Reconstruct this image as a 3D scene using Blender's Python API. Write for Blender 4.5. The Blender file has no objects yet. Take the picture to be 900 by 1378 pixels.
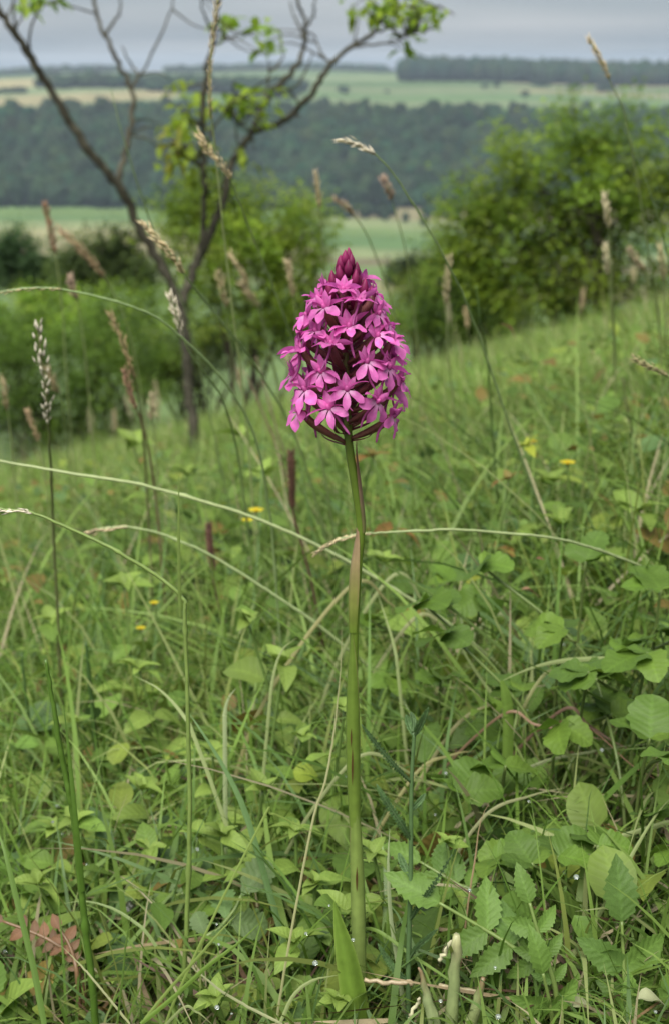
import bpy, bmesh, math, random
import numpy as np
from mathutils import Vector, Matrix

R = random.Random(11)
rng = np.random.default_rng(11)
scene = bpy.context.scene
COL = scene.collection
PI = math.pi

# ------------------------------------------------------------------ camera
HC = 0.37                                   # camera height over the orchid's foot
PITCH = math.radians(16.4)
FPX, CX, CY = 2041.0, 450.0, 689.0          # focal length and centre, in pixels of the 900 x 1378 photograph
cam_d = bpy.data.cameras.new('camera')
cam = bpy.data.objects.new('camera', cam_d)
COL.objects.link(cam)
cam.location = (0, 0, HC)
cam.rotation_euler = (PI / 2 - PITCH, 0, 0)
cam_d.sensor_fit = 'VERTICAL'
cam_d.sensor_height = 24.0
cam_d.sensor_width = 24.0
cam_d.lens = FPX / 1378.0 * 24.0
cam_d.clip_start = 0.02
cam_d.clip_end = 20000
cam_d.dof.use_dof = True
cam_d.dof.focus_distance = 0.512
cam_d.dof.aperture_fstop = 13.5
scene.camera = cam

# ------------------------------------------------------------------ sky, sun, exposure
world = bpy.data.worlds.new('World')
scene.world = world
world.use_nodes = True
nt = world.node_tree
nt.nodes.clear()
SUN_EL, SUN_AZ = math.radians(58), math.radians(200)   # azimuth clockwise from +Y
N = nt.nodes.new
sky = N('ShaderNodeTexSky'); sky.sky_type = 'NISHITA'; sky.sun_disc = False
sky.sun_elevation = SUN_EL; sky.sun_rotation = SUN_AZ
sky.air_density = 1.0; sky.dust_density = 2.0
tc = N('ShaderNodeTexCoord')
sep = N('ShaderNodeSeparateXYZ'); nt.links.new(tc.outputs['Generated'], sep.inputs[0])
mx = N('ShaderNodeMath'); mx.operation = 'ABSOLUTE'; nt.links.new(sep.outputs['Z'], mx.inputs[0])
ad = N('ShaderNodeMath'); ad.operation = 'ADD'; ad.inputs[1].default_value = 0.045; nt.links.new(mx.outputs[0], ad.inputs[0])
vd = N('ShaderNodeVectorMath'); vd.operation = 'DIVIDE'
cb = N('ShaderNodeCombineXYZ')
for k in 'XYZ': nt.links.new(ad.outputs[0], cb.inputs[k])
nt.links.new(tc.outputs['Generated'], vd.inputs[0]); nt.links.new(cb.outputs[0], vd.inputs[1])   # cloud deck seen from below
cn = N('ShaderNodeTexNoise'); cn.inputs['Scale'].default_value = 0.20; cn.inputs['Detail'].default_value = 2.5; cn.inputs['Roughness'].default_value = 0.5
nt.links.new(vd.outputs[0], cn.inputs['Vector'])
cr = N('ShaderNodeValToRGB')
cr.color_ramp.elements[0].position = 0.34; cr.color_ramp.elements[0].color = (.50, .62, .76, 1)
cr.color_ramp.elements[1].position = 0.66; cr.color_ramp.elements[1].color = (1.02, 1.07, 1.15, 1)
nt.links.new(cn.outputs['Fac'], cr.inputs['Fac'])
mixc = N('ShaderNodeMix'); mixc.data_type = 'RGBA'; mixc.inputs['Factor'].default_value = 0.90
nt.links.new(sky.outputs[0], mixc.inputs[6]); nt.links.new(cr.outputs['Color'], mixc.inputs[7])
bg = N('ShaderNodeBackground'); bg.inputs['Strength'].default_value = 0.10
nt.links.new(mixc.outputs[2], bg.inputs['Color'])
wo = N('ShaderNodeOutputWorld'); nt.links.new(bg.outputs[0], wo.inputs['Surface'])

sun_d = bpy.data.lights.new('sun', 'SUN')
sun_d.energy = 1.5
sun_d.angle = math.radians(50)
sun_d.color = (1.0, 0.965, 0.90)
sun = bpy.data.objects.new('sun', sun_d); COL.objects.link(sun)
sdir = Vector((math.sin(SUN_AZ) * math.cos(SUN_EL), math.cos(SUN_AZ) * math.cos(SUN_EL), math.sin(SUN_EL)))
sun.rotation_euler = (-sdir).to_track_quat('-Z', 'Y').to_euler()

scene.view_settings.view_transform = 'Standard'
scene.view_settings.look = 'None'
scene.view_settings.exposure = 2.2
scene.view_settings.gamma = 1.0
scene.view_settings.use_curve_mapping = False
scene.render.engine = 'CYCLES'
scene.cycles.use_denoising = True
scene.cycles.max_bounces = 8
scene.cycles.diffuse_bounces = 5
scene.cycles.glossy_bounces = 2
scene.cycles.transmission_bounces = 4
scene.cycles.volume_bounces = 0
scene.cycles.caustics_reflective = False
scene.cycles.caustics_refractive = False

# ------------------------------------------------------------------ helpers: places
cP, sP = math.cos(PITCH), math.sin(PITCH)

def at(px, py, Y):
    """the point at distance Y (world y) seen at a pixel of the photograph"""
    dx = (px - CX) / FPX; up = (CY - py) / FPX
    d = (dx, cP + up * sP, -sP + up * cP)
    k = Y / d[1]
    return Vector((d[0] * k, Y, HC + d[2] * k))

def mpp(Y, py=689):
    """metres per pixel at distance Y"""
    up = (CY - py) / FPX
    return Y / (cP + up * sP) / FPX

GA, GB, GC = 0.262, 0.10, 0.0116
def bumps(x, y):
    return 0.012 * np.sin(3.1 * x + 1.3) * np.sin(2.7 * y + .4) + 0.006 * np.sin(9 * x + 5 * y) + 0.004 * np.sin(17 * y - 13 * x + 2)
def gz(x, y):
    """height of the hillside"""
    x = np.asarray(x, float); y = np.asarray(y, float)
    yc = np.clip(y, -1, 14)
    z = -GB * yc - GC * yc * yc - np.maximum(y - 14, 0) * 0.45
    z = z + GA * 14 * np.tanh(x / 14)
    return z + bumps(x, y) * np.clip(1.6 - y / 20, 0, 1) + 0.054
FP_Y = [16, 60, 200, 350, 920, 1000, 1170, 1300, 1600, 2000, 2500, 3500, 6000]
FP_Z = [0, -20, -72, -79, -81, -75, -43, -35, -25, -17, -13, -12, -30]
def fz(x, y):
    """height of the far land, beyond the hillside"""
    x = np.asarray(x, float); y = np.asarray(y, float)
    z = np.interp(y, FP_Y, FP_Z) + HC
    near = gz(x, 16 + 0 * y)
    t = np.clip((y - 16) / 44, 0, 1)
    base = near * (1 - t) + (-20 + HC) * t
    z = np.where(y < 60, base, z)
    far = np.clip((y - 900) / 500, 0, 1)
    z = z + far * (5.0 * np.sin(x / 190 + 2.2) + 2.0 * np.sin(x / 61 + y / 300))
    z = z + 8.5 * np.exp(-((x - 380) / 260) ** 2 - ((y - 1800) / 330) ** 2)
    z = z + 7.0 * np.exp(-((x + 420) / 170) ** 2 - ((y - 1700) / 260) ** 2)
    return z
def land(x, y):
    return np.where(np.asarray(y) < 16, gz(x, y), fz(x, y))

def hit(px, py, h=0.0):
    """distance at which the view through a pixel meets the turf (raised by h)"""
    y = 0.42 + max(0, h - .08) * 7
    while y < 14:
        p = at(px, py, y)
        if p.z < float(gz(p.x, p.y)) + h: return y
        y *= 1.01
    return 14.0

def lin(r, g, b):
    f = lambda c: ((c / 255 + .055) / 1.055) ** 2.4 if c > 10 else c / 255 / 12.92
    return (f(r), f(g), f(b))

# ------------------------------------------------------------------ helpers: meshes
class MB:
    def __init__(s): s.V = []; s.F = []; s.C = []; s.L = []; s.n = 0
    def add(s, V, F, col=(.5, .5, .5), lf=None):
        V = np.asarray(V, float).reshape(-1, 3); k = len(V)
        c = np.asarray(col, float)
        c = np.tile(c, (k, 1)) if c.ndim == 1 else c
        l = np.zeros((k, 3)) if lf is None else np.asarray(lf, float)
        for f in (F if isinstance(F, list) else [F]):
            f = np.asarray(f, int)
            if f.size: s.F.append(f + s.n)
        s.V.append(V); s.C.append(c[:, :3]); s.L.append(l); s.n += k
        return s
    def mesh(s, name, mat, origin=(0, 0, 0), smooth=True):
        V = np.concatenate(s.V) - np.asarray(origin, float)[None]
        me = bpy.data.meshes.new(name)
        me.vertices.add(len(V)); me.vertices.foreach_set('co', V.astype(np.float32).ravel())
        starts = []; idx = []; o = 0
        for f in s.F:
            n, k = f.shape
            starts.append(o + np.arange(n) * k); idx.append(f.ravel()); o += n * k
        idx = np.concatenate(idx); starts = np.concatenate(starts)
        me.loops.add(len(idx)); me.loops.foreach_set('vertex_index', idx.astype(np.int32))
        me.polygons.add(len(starts)); me.polygons.foreach_set('loop_start', starts.astype(np.int32))
        if smooth: me.polygons.foreach_set('use_smooth', np.ones(len(starts), bool))
        me.update(calc_edges=True)
        a = me.attributes.new('col', 'FLOAT_COLOR', 'POINT')
        C = np.concatenate(s.C); C4 = np.ones((len(C), 4)); C4[:, :3] = C
        a.data.foreach_set('color', C4.astype(np.float32).ravel())
        a = me.attributes.new('lf', 'FLOAT_VECTOR', 'POINT')
        a.data.foreach_set('vector', np.concatenate(s.L).astype(np.float32).ravel())
        me.materials.append(mat)
        return me

def put(name, me, parent=None, loc=(0, 0, 0), mat4=None, kind=None):
    o = bpy.data.objects.new(name, me); COL.objects.link(o)
    if parent is not None: o.parent = parent
    if mat4 is not None: o.matrix_local = mat4
    else: o.location = loc
    if kind: o['kind'] = kind
    return o
def tag(o, label, cat, group=None, kind=None):
    o['label'] = label; o['category'] = cat
    if group: o['group'] = group
    if kind: o['kind'] = kind
    return o
def thing(name, label, cat, loc, group=None):
    o = bpy.data.objects.new(name, None); COL.objects.link(o)
    o.empty_display_size = 0.01
    o.location = loc
    return tag(o, label, cat, group)

def spline(P, n):
    """smooth curve through points, n samples"""
    P = [np.asarray(p, float) for p in P]
    if len(P) == 2:
        t = np.linspace(0, 1, n)[:, None]; return P[0] * (1 - t) + P[1] * t
    Q = [2 * P[0] - P[1]] + P + [2 * P[-1] - P[-2]]
    out = []; m = len(P) - 1
    for s in np.linspace(0, m, n):
        i = min(int(s), m - 1); t = s - i
        a, b, c, d = Q[i], Q[i + 1], Q[i + 2], Q[i + 3]
        out.append(.5 * ((2 * b) + (c - a) * t + (2 * a - 5 * b + 4 * c - d) * t * t + (3 * b - a - 3 * c + d) * t ** 3))
    return np.array(out)

def tube(P, r, sides=6, cap=True):
    P = np.asarray(P, float); n = len(P); r = np.broadcast_to(np.asarray(r, float), (n,))
    T = np.gradient(P, axis=0); T /= np.linalg.norm(T, axis=1)[:, None] + 1e-12
    up = np.array([0, 0, 1.]) if abs(T[0][2]) < .9 else np.array([0, 1., 0])
    a = np.cross(T[0], up); a /= np.linalg.norm(a)
    V = []
    th = np.arange(sides) * 2 * PI / sides
    for i in range(n):
        a = a - T[i] * a.dot(T[i]); a /= np.linalg.norm(a) + 1e-12
        b = np.cross(T[i], a)
        V.append(P[i] + r[i] * (np.cos(th)[:, None] * a + np.sin(th)[:, None] * b))
    V = np.concatenate(V)
    i, j = np.meshgrid(np.arange(n - 1), np.arange(sides), indexing='ij'); i = i.ravel(); j = j.ravel(); k = (j + 1) % sides
    F = [np.stack([i * sides + j, i * sides + k, (i + 1) * sides + k, (i + 1) * sides + j], 1)]
    if cap:
        V = np.concatenate([V, P[:1], P[-1:]]); j = np.arange(sides); k = (j + 1) % sides
        F.append(np.stack([k, j, 0 * j + n * sides], 1)); F.append(np.stack([(n - 1) * sides + j, (n - 1) * sides + k, 0 * j + n * sides + 1], 1))
    return V, F

def leaf_grid(hw, nu=6, nv=2, fold=0.25, curl=0.5, wave=0.0, seed=0):
    """a leaf blade of length 1 along +y, its half width hw(u); returns V, F, lf"""
    u = np.linspace(0, 1, nu + 1); v = np.linspace(-1, 1, nv + 1)
    th = -curl * u
    cy = np.concatenate([[0], np.cumsum(np.cos((th[1:] + th[:-1]) / 2) / nu)])
    cz = np.concatenate([[0], np.cumsum(np.sin((th[1:] + th[:-1]) / 2) / nu)])
    V = []; L = []
    for i in range(nu + 1):
        w = hw(u[i])
        for s in v:
            x = s * w
            z = cz[i] + fold * abs(x) + wave * w * abs(s) * math.sin(9 * u[i] + 2 * s + seed)
            V.append((x, cy[i], z)); L.append((u[i], s, seed))
    m = nv + 1
    F = [(i * m + j, i * m + j + 1, (i + 1) * m + j + 1, (i + 1) * m + j) for i in range(nu) for j in range(nv)]
    return np.array(V), np.array(F), np.array(L)

ovate = lambda w: (lambda u: max(w * math.sin(PI * u ** .72) ** .85 * (1 - .12 * u), .004))
lance = lambda w: (lambda u: max(w * (math.sin(PI * min(1, u * .92 + .08)) ** .8), .003))
roundish = lambda w: (lambda u: max(w * max(0, 1 - (2 * u ** .85 - 1) ** 2) ** .55, .01))
obov = lambda w: (lambda u: max(w * (math.sin(PI * u ** 1.5 * .985) ** .6) , .03 * (1 - u)))
def toothed(f, n, d):
    return lambda u: f(u) * (1 - d * (((u * n) % 1.0)))
def crenate(f, n, d):
    return lambda u: f(u) * (1 - d * (1 - abs(math.sin(PI * u * n))))

def basis(phi, pitch, roll):
    ay = np.array([math.cos(phi) * math.cos(pitch), math.sin(phi) * math.cos(pitch), math.sin(pitch)])
    ax = np.array([math.sin(phi), -math.cos(phi), 0.])
    az = np.cross(ax, ay)
    ax, az = ax * math.cos(roll) + az * math.sin(roll), az * math.cos(roll) - ax * math.sin(roll)
    return ax, ay, az
def mat_from(p, phi, pitch, roll, s):
    ax, ay, az = basis(phi, pitch, roll)
    s = (s, s, s) if np.isscalar(s) else s
    m = Matrix.Identity(4)
    for i in range(3):
        m[i][0] = ax[i] * s[0]; m[i][1] = ay[i] * s[1]; m[i][2] = az[i] * s[2]; m[i][3] = p[i]
    return m

def batch_leaves(mb, tpl, base, phi, pitch, roll, s, cols):
    V, F, L = tpl; M = len(base); T = len(V)
    cp, sp = np.cos(pitch), np.sin(pitch)
    ay = np.stack([np.cos(phi) * cp, np.sin(phi) * cp, sp], 1)
    ax = np.stack([np.sin(phi), -np.cos(phi), 0 * phi], 1)
    az = np.cross(ax, ay)
    c, d = np.cos(roll)[:, None], np.sin(roll)[:, None]
    ax, az = ax * c + az * d, az * c - ax * d
    W = base[:, None] + s[:, None, None] * (V[None, :, 0:1] * ax[:, None] + V[None, :, 1:2] * ay[:, None] + V[None, :, 2:3] * az[:, None])
    FF = (F[None] + (np.arange(M) * T)[:, None, None]).reshape(-1, F.shape[1])
    lf = np.tile(L, (M, 1)); lf[:, 2] = np.repeat(rng.random(M), T)
    mb.add(W.reshape(-1, 3), FF, np.repeat(cols, T, 0), lf)

def batch_blades(mb, base, phi, L, w, lean, bend, cols, S=5, p=1.6):
    M = len(base)
    t = np.linspace(0, 1, S + 1)
    th = lean[:, None] + bend[:, None] * t[None] ** 1.4
    ds = L[:, None] / S
    thm = (th[:, 1:] + th[:, :-1]) / 2
    h = np.concatenate([np.zeros((M, 1)), np.cumsum(np.sin(thm) * ds, 1)], 1)
    z = np.concatenate([np.zeros((M, 1)), np.cumsum(np.cos(thm) * ds, 1)], 1)
    side = rng.normal(0, .03, M)[:, None] * L[:, None] * t[None] ** 2 * 3
    cph, sph = np.cos(phi)[:, None], np.sin(phi)[:, None]
    C = np.stack([base[:, 0:1] + h * cph - side * sph, base[:, 1:2] + h * sph + side * cph, base[:, 2:3] + z], 2)
    C[:, :, 2] = np.maximum(C[:, :, 2], gz(C[:, :, 0], C[:, :, 1]) + .004)
    tw = rng.uniform(-.9, .9, M)[:, None] + t[None] * rng.normal(0, .5, M)[:, None]
    W = np.stack([-sph * np.cos(tw), cph * np.cos(tw), np.sin(tw)], 2)
    hw = .5 * w[:, None] * (1 - t[None] ** p) * (.75 + .5 * np.minimum(t[None] * 3, .5))
    A = C[:, :-1] + W[:, :-1] * hw[:, :-1, None]; B = C[:, :-1] - W[:, :-1] * hw[:, :-1, None]
    V = np.concatenate([np.stack([A, B], 2).reshape(M, -1, 3), C[:, -1:]], 1)
    T = 2 * S + 1
    q = np.array([(2 * i, 2 * i + 1, 2 * i + 3, 2 * i + 2) for i in range(S - 1)])
    tr = np.array([(2 * S - 2, 2 * S - 1, 2 * S)])
    o = (np.arange(M) * T)[:, None, None]
    lf = np.zeros((M, T, 3)); lf[:, :-1, 0] = np.repeat(t[:-1], 2)[None]; lf[:, -1, 0] = 1
    lf[:, 0:-1:2, 1] = 1; lf[:, 1:-1:2, 1] = -1; lf[:, :, 2] = rng.random(M)[:, None]
    mb.add(V.reshape(-1, 3), [(q[None] + o).reshape(-1, 4), (tr[None] + o).reshape(-1, 3)], np.repeat(cols, T, 0), lf.reshape(-1, 3))

# ------------------------------------------------------------------ materials
def new_mat(name):
    m = bpy.data.materials.new(name); m.use_nodes = True
    t = m.node_tree; t.nodes.clear()
    return m, t, t.nodes.new, t.links.new
def leaf_material(name, trans=.38, rough=.48, spec=.4, veins=0.0, objvar=.18, mottle=.25, mscale=120., tint=(1.0, 1.0, .8)):
    m, t, n, l = new_mat(name)
    at_ = n('ShaderNodeAttribute'); at_.attribute_name = 'col'
    tcn = n('ShaderNodeTexCoord')
    no = n('ShaderNodeTexNoise'); no.inputs['Scale'].default_value = mscale; no.inputs['Detail'].default_value = 3
    l(tcn.outputs['Object'], no.inputs['Vector'])
    mr = n('ShaderNodeMapRange'); mr.inputs[1].default_value = .3; mr.inputs[2].default_value = .7; mr.inputs[3].default_value = 1 - mottle; mr.inputs[4].default_value = 1 + mottle
    l(no.outputs['Fac'], mr.inputs[0])
    oi = n('ShaderNodeObjectInfo')
    mo = n('ShaderNodeMapRange'); mo.inputs[3].default_value = 1 - objvar; mo.inputs[4].default_value = 1 + objvar
    l(oi.outputs['Random'], mo.inputs[0])
    mu = n('ShaderNodeMath'); mu.operation = 'MULTIPLY'; l(mr.outputs[0], mu.inputs[0]); l(mo.outputs[0], mu.inputs[1])
    fac = mu.outputs[0]
    height = None
    if veins:
        la = n('ShaderNodeAttribute'); la.attribute_name = 'lf'
        sx = n('ShaderNodeSeparateXYZ'); l(la.outputs['Vector'], sx.inputs[0])
        ab = n('ShaderNodeMath'); ab.operation = 'ABSOLUTE'; l(sx.outputs['Y'], ab.inputs[0])
        mid = n('ShaderNodeMapRange'); mid.inputs[1].default_value = .03; mid.inputs[2].default_value = .16; mid.inputs[3].default_value = 1 + veins; mid.inputs[4].default_value = 1
        l(ab.outputs[0], mid.inputs[0])
        s1 = n('ShaderNodeMath'); s1.operation = 'MULTIPLY_ADD'; s1.inputs[1].default_value = -.22; l(ab.outputs[0], s1.inputs[0]); l(sx.outputs['X'], s1.inputs[2])
        s2 = n('ShaderNodeMath'); s2.operation = 'MULTIPLY'; s2.inputs[1].default_value = 44; l(s1.outputs[0], s2.inputs[0])
        s3 = n('ShaderNodeMath'); s3.operation = 'SINE'; l(s2.outputs[0], s3.inputs[0])
        s4 = n('ShaderNodeMapRange'); s4.inputs[1].default_value = .7; s4.inputs[2].default_value = 1; s4.inputs[3].default_value = 1; s4.inputs[4].default_value = 1 + veins * .5
        l(s3.outputs[0], s4.inputs[0])
        m2 = n('ShaderNodeMath'); m2.operation = 'MULTIPLY'; l(mid.outputs[0], m2.inputs[0]); l(s4.outputs[0], m2.inputs[1])
        m3 = n('ShaderNodeMath'); m3.operation = 'MULTIPLY'; l(m2.outputs[0], m3.inputs[0]); l(fac, m3.inputs[1])
        fac = m3.outputs[0]; height = s3.outputs[0]
    vm = n('ShaderNodeVectorMath'); vm.operation = 'SCALE'; l(at_.outputs['Color'], vm.inputs[0]); l(fac, vm.inputs['Scale'])
    pb = n('ShaderNodeBsdfPrincipled'); pb.inputs['Roughness'].default_value = rough; pb.inputs['Specular IOR Level'].default_value = spec
    l(vm.outputs[0], pb.inputs['Base Color'])
    if height is not None:
        bp = n('ShaderNodeBump'); bp.inputs['Strength'].default_value = .15; bp.inputs['Distance'].default_value = .0006; l(height, bp.inputs['Height']); l(bp.outputs[0], pb.inputs['Normal'])
    tm = n('ShaderNodeVectorMath'); tm.operation = 'MULTIPLY'; tm.inputs[1].default_value = tint; l(vm.outputs[0], tm.inputs[0])
    tr = n('ShaderNodeBsdfTranslucent'); l(tm.outputs[0], tr.inputs['Color'])
    mi = n('ShaderNodeMixShader'); mi.inputs[0].default_value = trans; l(pb.outputs[0], mi.inputs[1]); l(tr.outputs[0], mi.inputs[2])
    o = n('ShaderNodeOutputMaterial'); l(mi.outputs[0], o.inputs['Surface'])
    return m
def solid_material(name, rough=.7, spec=.3, nscale=60., mottle=.35, bump=.3, dist=.002, detail=5):
    m, t, n, l = new_mat(name)
    at_ = n('ShaderNodeAttribute'); at_.attribute_name = 'col'
    tcn = n('ShaderNodeTexCoord')
    no = n('ShaderNodeTexNoise'); no.inputs['Scale'].default_value = nscale; no.inputs['Detail'].default_value = detail; l(tcn.outputs['Object'], no.inputs['Vector'])
    mr = n('ShaderNodeMapRange'); mr.inputs[1].default_value = .3; mr.inputs[2].default_value = .7; mr.inputs[3].default_value = 1 - mottle; mr.inputs[4].default_value = 1 + mottle
    l(no.outputs['Fac'], mr.inputs[0])
    vm = n('ShaderNodeVectorMath'); vm.operation = 'SCALE'; l(at_.outputs['Color'], vm.inputs[0]); l(mr.outputs[0], vm.inputs['Scale'])
    pb = n('ShaderNodeBsdfPrincipled'); pb.inputs['Roughness'].default_value = rough; pb.inputs['Specular IOR Level'].default_value = spec
    l(vm.outputs[0], pb.inputs['Base Color'])
    bp = n('ShaderNodeBump'); bp.inputs['Strength'].default_value = bump; bp.inputs['Distance'].default_value = dist; l(no.outputs['Fac'], bp.inputs['Height']); l(bp.outputs[0], pb.inputs['Normal'])
    o = n('ShaderNodeOutputMaterial'); l(pb.outputs[0], o.inputs['Surface'])
    return m
M_GRASS = leaf_material('grass', trans=.42, rough=.5, spec=.3, objvar=.0, mottle=.15, mscale=9)
M_LEAF = leaf_material('leaf', trans=.38, rough=.55, spec=.28, veins=.16, mottle=.24, mscale=110)
M_COVER = leaf_material('ground_cover', trans=.38, rough=.55, spec=.28, veins=.14, objvar=0, mottle=.15, mscale=60)
M_TREELEAF = leaf_material('tree_leaf', trans=.52, rough=.6, spec=.2, objvar=.2, mottle=.12, mscale=14)
M_PETAL = leaf_material('petal', trans=.48, rough=.45, spec=.35, objvar=.2, mottle=.18, mscale=420, tint=(1, .8, 1))
M_STEM = leaf_material('stem', trans=.10, rough=.38, spec=.45, objvar=.0, mottle=.12, mscale=260)
M_STRAW = leaf_material('straw', trans=.25, rough=.6, spec=.3, objvar=.15, mottle=.2, mscale=140, tint=(1, .95, .8))
M_BARK = solid_material('bark', rough=.9, spec=.15, nscale=45, mottle=.55, bump=.8, dist=.006)
M_SOIL = solid_material('turf_soil', rough=.95, spec=.1, nscale=24, mottle=.6, bump=1, dist=.02)
M_FIELD = solid_material('fields', rough=1, spec=.05, nscale=.05, mottle=.16, bump=.0)
M_WOOD = solid_material('far_trees', rough=1, spec=.03, nscale=.45, mottle=.55, bump=1, dist=.8)
M_OVARY = solid_material('ovary', rough=.45, spec=.4, nscale=700, mottle=.2, bump=.15, dist=.0002)

# ------------------------------------------------------------------ land
def grid_sheet(ys, half, zf, nu):
    u = np.linspace(-1, 1, nu)
    u = np.sign(u) * np.abs(u) ** 1.35
    X = np.array([u * half(y) for y in ys]); Yg = np.repeat(np.array(ys)[:, None], nu, 1)
    Z = zf(X, Yg)
    V = np.stack([X, Yg, Z], 2).reshape(-1, 3)
    i, j = np.meshgrid(np.arange(len(ys) - 1), np.arange(nu - 1), indexing='ij'); i = i.ravel(); j = j.ravel()
    F = np.stack([i * nu + j, i * nu + j + 1, (i + 1) * nu + j + 1, (i + 1) * nu + j], 1)
    return V, F
ys = np.concatenate([np.linspace(-3, 0.3, 12), np.linspace(.36, 3, 60), np.linspace(3.2, 16, 50)])
half = lambda y: 6 + .9 * max(y, 0)
V, F = grid_sheet(ys, half, gz, 141)
c = np.tile(np.array([.050, .054, .020]), (len(V), 1))
c *= (1 + .25 * np.sin(V[:, 0] * 4 + V[:, 1] * 3))[:, None]
tag(put('meadow_slope', MB().add(V, F, c).mesh('meadow_slope', M_SOIL)), 'sloping ground of the meadow under the grass', 'ground', kind='structure')

ys2 = np.concatenate([np.geomspace(16, 300, 40), np.linspace(320, 2600, 230), np.geomspace(2650, 6000, 14)])
V, F = grid_sheet(ys2, half, fz, 161)
x, y = V[:, 0], V[:, 1]
G1, G2, TAN, PALE, MEAD = np.array([.11, .165, .055]), np.array([.085, .145, .05]), np.array([.24, .215, .115]), np.array([.17, .205, .09]), np.array([.06, .09, .025])
c = np.tile(MEAD, (len(V), 1))
# strips on the valley floor
vs = (y > 330) & (y < 960)
strip = (y + .16 * x + 14 * np.sin(x / 60))
for a, b, k in ((330, 560, G1), (560, 640, PALE), (640, 700, TAN), (700, 760, TAN * .9 + G1 * .25), (760, 800, PALE), (800, 835, G2), (835, 870, G1), (870, 935, G2 * 1.15), (935, 980, G1)):
    c[vs & (strip >= a) & (strip < b)] = k
right = vs & (x > -10)
for a, b, k in ((560, 600, TAN * .8), (600, 640, G1), (640, 668, TAN * .55), (668, 705, PALE), (705, 760, G2), (760, 800, G1), (800, 850, PALE), (850, 980, TAN * .8)):
    c[right & (strip >= a) & (strip < b)] = k
up = y > 1150
strip = y + .30 * x + 38 * np.sin(x / 105 + .5) + 14 * np.sin(x / 37)
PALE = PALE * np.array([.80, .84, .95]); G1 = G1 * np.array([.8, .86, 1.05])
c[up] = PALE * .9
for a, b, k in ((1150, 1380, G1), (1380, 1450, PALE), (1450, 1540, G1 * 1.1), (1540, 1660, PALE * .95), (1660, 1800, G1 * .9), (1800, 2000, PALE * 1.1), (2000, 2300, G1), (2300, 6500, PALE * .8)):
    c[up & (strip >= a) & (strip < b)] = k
lf_ = up & (x < -140)
strip = y - .45 * x + 22 * np.sin(x / 48)
for a, b, k in ((1150, 1420, PALE), (1420, 1560, TAN), (1560, 1690, PALE * 1.15), (1690, 1900, TAN * 1.15), (1900, 2300, PALE)):
    c[lf_ & (strip >= a) & (strip < b)] = k
rt = up & (x > 180) & (y < 1720) & (y > 1480)
c[rt & (((y - .1 * x) // 45) % 3 == 0)] = TAN * .85
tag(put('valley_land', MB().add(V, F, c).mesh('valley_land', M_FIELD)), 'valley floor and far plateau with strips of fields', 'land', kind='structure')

# ------------------------------------------------------------------ far woods
def crown_templates():
    out = []
    for k in range(5):
        bm = bmesh.new(); bmesh.ops.create_icosphere(bm, subdivisions=3, radius=1)
        V = np.array([v.co[:] for v in bm.verts]); F = np.array([[v.index for v in f.verts] for f in bm.faces]); bm.free()
        d = 1 + .16 * np.sin(V[:, 0] * 5 + k * 2.1) * np.sin(V[:, 1] * 4.3 + k) + .13 * np.sin(V[:, 2] * 6 + k * 1.7 + V[:, 0] * 3) + .07 * np.sin(V[:, 0] * 11 + V[:, 1] * 9 + V[:, 2] * 10 + k)
        V = V * d[:, None]
        V[:, 2] *= 1.05
        out.append((V, F))
    return out
CROWNS = crown_templates()
def crown_tpl_small():
    out = []
    for k in range(4):
        bm = bmesh.new(); bmesh.ops.create_icosphere(bm, subdivisions=2, radius=1)
        V = np.array([v.co[:] for v in bm.verts]); F = np.array([[v.index for v in f.verts] for f in bm.faces]); bm.free()
        V = V * (1 + .17 * np.sin(V[:, 0] * 5 + k * 2.1) * np.sin(V[:, 1] * 4 + k) + .13 * np.sin(V[:, 2] * 6 + k * 1.7 + V[:, 0] * 3))[:, None]
        out.append((V, F))
    return out
CROWNS_S = crown_tpl_small()
def woodland(name, label, pts, rad, hgt, base_col, var=.35, tpls=CROWNS_S):
    """one mass of far tree crowns"""
    mb = MB(); pts = np.asarray(pts)
    kind = rng.integers(0, len(tpls), len(pts))
    for k, (V, F) in enumerate(tpls):
        p = pts[kind == k]; M = len(p)
        if not M: continue
        r = rng.uniform(rad[0], rad[1], M); h = rng.uniform(hgt[0], hgt[1], M); a = rng.uniform(0, 2 * PI, M)
        ca, sa = np.cos(a), np.sin(a)
        X = (V[None, :, 0] * ca[:, None] - V[None, :, 1] * sa[:, None]) * r[:, None] + p[:, 0:1]
        Yy = (V[None, :, 0] * sa[:, None] + V[None, :, 1] * ca[:, None]) * r[:, None] + p[:, 1:2]
        g = land(p[:, 0], p[:, 1])
        Z = g[:, None] + h[:, None] * .52 + V[None, :, 2] * h[:, None] * .5
        W = np.stack([X, Yy, Z], 2).reshape(-1, 3)
        FF = (F[None] + (np.arange(M) * len(V))[:, None, None]).reshape(-1, 3)
        cc = np.asarray(base_col)[None] * (1 + rng.uniform(-var, var, M))[:, None]
        cc = cc * np.stack([1 + rng.normal(0, .16, M), 1 + rng.normal(0, .05, M), 1 + rng.normal(0, .1, M)], 1)
        mb.add(W, FF, np.repeat(cc, len(V), 0))
    o = put(name, mb.mesh(name, M_WOOD))
    return tag(o, label, 'woodland', kind='stuff')
def scatter(x0, x1, y0, y1, d, keep=lambda x, y: True):
    out = []
    ny = int((y1 - y0) / d); nx = int((x1 - x0) / d)
    for i in range(ny):
        for j in range(nx):
            px = x0 + (j + .5 * (i % 2) + R.uniform(-.7, .7)) * d; py = y0 + (i + R.uniform(-.6, .6)) * d
            if keep(px, py): out.append((px, py))
    return out
WOODC = (.017, .033, .015)
woodland('forest_slope', 'dark wooded slope across the valley behind the fields', scatter(-420, 420, 898, 1178, 9.0, lambda x, y: y > 906 + 10 * math.sin(x / 37)), (4.8, 8.0), (9, 18), WOODC, .5, CROWNS)
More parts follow.
